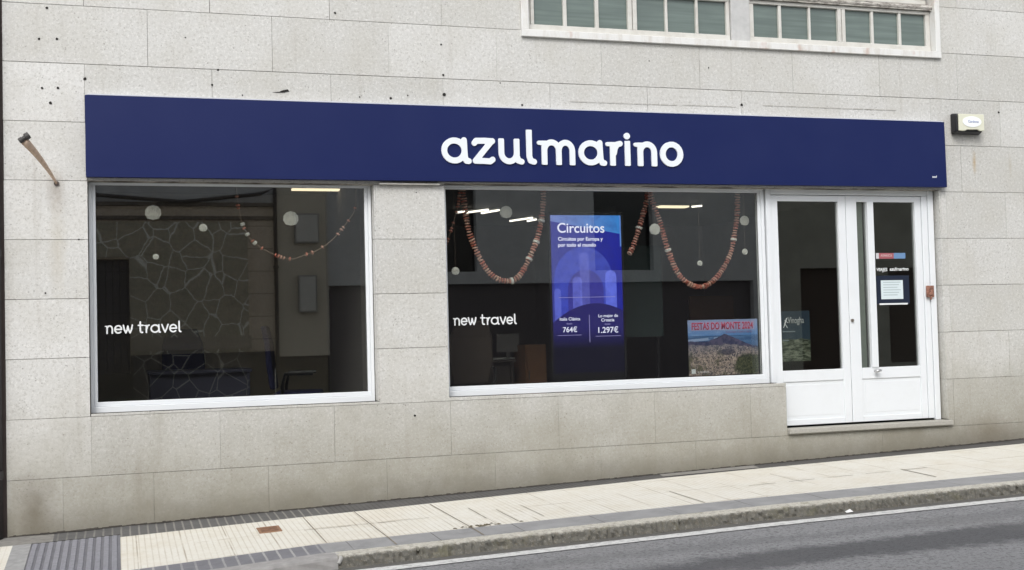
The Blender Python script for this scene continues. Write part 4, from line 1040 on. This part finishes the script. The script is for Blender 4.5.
# ------------------------------------------------------------------ the other side of the street (seen mirrored in the glass)
YO = -11.8
t = empty('opposite_house', (-1, YO-.2, 0), 'old brown stone house across the street mirrored in the left window', 'building')
m_ = Mat('brown_ashlar', (.66,.57,.45), .9)
zj = m_.math('FRACT', m_.math('MULTIPLY', m_.sep()[2], 1/.42)); m_.over(m_.math('MULTIPLY', m_.math('LESS_THAN', zj, .045), .7), (.12,.10,.08))
m_.over(m_.math('MULTIPLY', m_.ramp(m_.noise(3,4,.6),(.4,.65)), .5), (.50,.42,.32)); m_.over(m_.math('MULTIPLY', m_.ramp(m_.noise(20,4,.6),(.45,.65)), .4), (.70,.62,.50)); BRN = m_.done()
mb = MB()
rs = [(-9, 2.87, 1.13, 4.15)]
for o in [(-.42,.26,1.13,3.19), (-3.4,-2.3,-.5,2.4)]: rs = [q for r in rs for q in subtract(r, o)]
for r in rs: mb.box(r[0], r[1], YO-.35, YO, r[2], r[3])
mb.build('wall', BRN, t)
mb = MB(); mb.box(-9, 2.86, YO-.35, YO+.05, 3.90, 3.97); mb.box(-9, 2.86, YO-.35, YO+.08, 4.152, 4.22); mb.build('cornice', speck('dark_cornice', (.16,.14,.12), .9), t)
mb = MB(); mb.box(-9, 2.86, YO-.35, YO-.02, 4.222, 6.8); mb.build('upper_wall', speck('pale_plaster_old', (.66,.67,.66), .9, .2, 4), t)
def crazy():
    m = Mat('crazy_paving', (.42,.38,.29), .9)
    vec0 = m.map((3.0, 0, 2.55), (3.3, 0, .4))
    wn = m.nt.nodes.new('ShaderNodeTexNoise'); wn.inputs['Scale'].default_value = 2.2; m.link(vec0, wn.inputs['Vector'])
    va = m.nt.nodes.new('ShaderNodeVectorMath'); va.operation = 'MULTIPLY_ADD'; m.link(wn.outputs['Color'], va.inputs[0]); va.inputs[1].default_value = (.22,.0,.22); m.link(vec0, va.inputs[2]); vec = va.outputs[0]
    n = m.nt.nodes.new('ShaderNodeTexNoise'); n.inputs['Scale'].default_value = 1.3; m.link(vec, n.inputs[0])
    cid = m.voro(1, 'F1', vec, 'Color')
    sp = m.nt.nodes.new('ShaderNodeSeparateColor'); m.link(cid, sp.inputs[0])
    m.over(m.math('MULTIPLY', sp.outputs[0], .7), (.40,.37,.29)); m.over(m.math('MULTIPLY', m.ramp(m.noise(9,4),(.4,.7)), .5), (.25,.27,.20))
    e = m.voro(1, 'DISTANCE_TO_EDGE', vec)
    m.over(m.ramp(e, (.012, .030, 1, 0)), (.80,.80,.70)); return m.done()
mb = MB(); mb.box(.27, 2.36, YO+.003, YO+.06, 1.46, 3.86); mb.box(-.45, .269, YO+.003, YO+.06, 3.22, 3.86); mb.build('crazy_paved_panel', crazy(), t)
mb = MB(); mb.box(.27, 2.40, YO+.061, YO+.09, 1.52, 1.76); mb.build('ledge', speck('pale_ledge', (.40,.36,.29), .9), t)
mb = MB(); mb.box(-.42, .26, YO-.25, YO-.2, 1.13, 3.19); w_ = mb.build('window', Mat('dark_window', (.13,.12,.14), .4).done(), t)
mb = MB()
for k in range(6): mb.tube([(-.38+.12*k, YO+.02, 1.15),(-.38+.12*k, YO+.02, 3.17)], .012, 6)
for z in (1.4, 2.2, 2.95): mb.box(-.42, .26, YO+.01, YO+.03, z, z+.02)
mb.build('grille', Mat('grille_grey', (.05,.05,.055), .6).done(), w_)
mb = MB(); mb.box(-3.4, -2.3, YO-.2, YO-.15, 0, 2.4); mb.build('door', speck('green_door', (.03,.06,.04), .6), t)
DPL = speck('added_dark_stone', (.055,.05,.048), .8, .2, 6)
mb = MB(); mb.box(-9, 2.82, YO-.35, YO+.02, -.5, 1.128); mb.box(.262, 2.82, YO+.0025, YO+.05, 1.129, 1.455); mb.build('added_dark_plinth', DPL, t)  # plinth added to darken the foot of the left window's reflection
def dark_crazy():  # darker copy of the crazy paving, dims the low part of the reflection
    m = Mat('darkened_crazy_paving', (.055,.052,.055), .8); vec = m.map((3.0, 0, 2.55), (3.3, 0, .4))
    e = m.voro(1, 'DISTANCE_TO_EDGE', vec); m.over(m.ramp(e, (.012, .028, 1, 0)), (.40,.39,.34)); return m.done()
mb = MB(); mb.box(.30, 2.36, YO+.051, YO+.075, .2, 1.452); mb.build('darkened_crazy_base', dark_crazy(), t)
t = empty('opposite_building', (9, YO-.2, 0), 'grey plastered building with dark shutters across the street mirrored in the middle window', 'building')
mb = MB()
rs = [(2.874, 13.0, -.5, 7.5)]
for o in [(3.86,12.9,-.5,2.66),(6.05,6.80,2.9,6.5),(9.3,10.6,2.9,6.5)]: rs = [q for r in rs for q in subtract(r, o)]
for r in rs: mb.box(r[0], r[1], YO-.30, YO+.002, r[2], r[3])
mb.build('wall', speck('grey_plaster', (.62,.63,.62), .9, .14, 5), t)
SHT = Mat('dark_shutter_metal', (.13,.115,.12), .6).done()
for a, b in ((3.86,6.3),(6.301,9.6),(9.601,12.9)):
    mb = MB()
    for k in range(30): mb.box(a, b, YO-.2, YO-.16, -.1+k*.092, -.1+k*.092+.087)
    mb.box(a, b, YO-.22, YO-.1605, -.11, 2.67)
    mb.build('roller_shutter', SHT, t)
for a, b in ((6.05,6.80),(9.3,10.6)):
    mb = MB(); mb.box(a, b, YO-.2, YO-.18, 2.9, 6.5); mb.build('window', Mat('dark_glass', (.012,.012,.014), .1).done(), t)
mb = MB(); mb.box(2.88, 3.85, YO+.004, YO+.03, 1.35, 6.6); mb.build('pilaster', speck('pale_pilaster', (.66,.61,.50), .9), t)
MET = speck('meter_grey', (.66,.66,.62), .6); MET2 = speck('meter_rim', (.32,.32,.31), .6)
mb = MB(); mb.box(2.88, 3.85, YO+.004, YO+.035, -.4, 1.348); mb.build('added_pilaster_base', DPL, t)  # dark base added to dim the same low reflection
t = empty('opposite_shop', (16, YO-.2, 0), 'brown fronted building across the street mirrored in the door panes', 'building')
mb = MB()
rs = [(13.004, 24, -.5, 6.0)]
for o in [(14.0,15.2,-.5,2.9),(16.2,17.6,.8,2.9)]: rs = [q for r in rs for q in subtract(r, o)]
for r in rs: mb.box(r[0], r[1], YO-.3, YO+.04, r[2], r[3])
mb.build('wall', speck('brown_front', (.50,.49,.41), .9, .2, 3), t)
for q in ((14.0,15.2,-.3,2.9),(16.2,17.6,.8,2.9)):
    mb = MB(); mb.box(q[0], q[1], YO-.2, YO-.15, q[2], q[3]); mb.build('dark_opening', speck('dark_wood', (.09,.06,.045), .6), t)
t = empty('meter_cabinet', (3.46, YO+.04, 3.47), 'grey metal meter cabinet high on the opposite pilaster', 'meter box', 'meter cabinets on the opposite pilaster')
mb = MB(); mb.box(3.22, 3.68, YO+.031, YO+.14, 3.46, 4.02); mb.build('body', MET2, t, bevel=.008)
mb = MB(); mb.box(3.25, 3.65, YO+.141, YO+.15, 3.49, 3.99); mb.build('door', MET, t, bevel=.004)
t = empty('meter_cabinet', (3.44, YO+.04, 2.17), 'narrow grey metal meter cabinet lower on the opposite pilaster', 'meter box', 'meter cabinets on the opposite pilaster')
mb = MB(); mb.box(3.27, 3.62, YO+.031, YO+.14, 2.16, 2.86); mb.build('body', MET2, t, bevel=.008)
mb = MB(); mb.box(3.30, 3.59, YO+.141, YO+.15, 2.19, 2.83); mb.build('door', MET, t, bevel=.004)
t = empty('downpipe', (2.87, YO+.08, .1), 'dark downpipe between the two opposite buildings', 'downpipe')
mb = MB(); mb.tube([(2.87,YO+.08,.05),(2.87,YO+.08,4.5),(2.6,YO+.10,4.38),(1.2,YO+.11,4.22),(-.4,YO+.12,4.34)], .035, 8); mb.build('pipe', DPM, t)
for z in (1.2, 3.0):
    mb = MB(); mb.box(2.82,2.92,YO+.004,YO+.13,z,z+.04); mb.build('clamp', DPM, t)
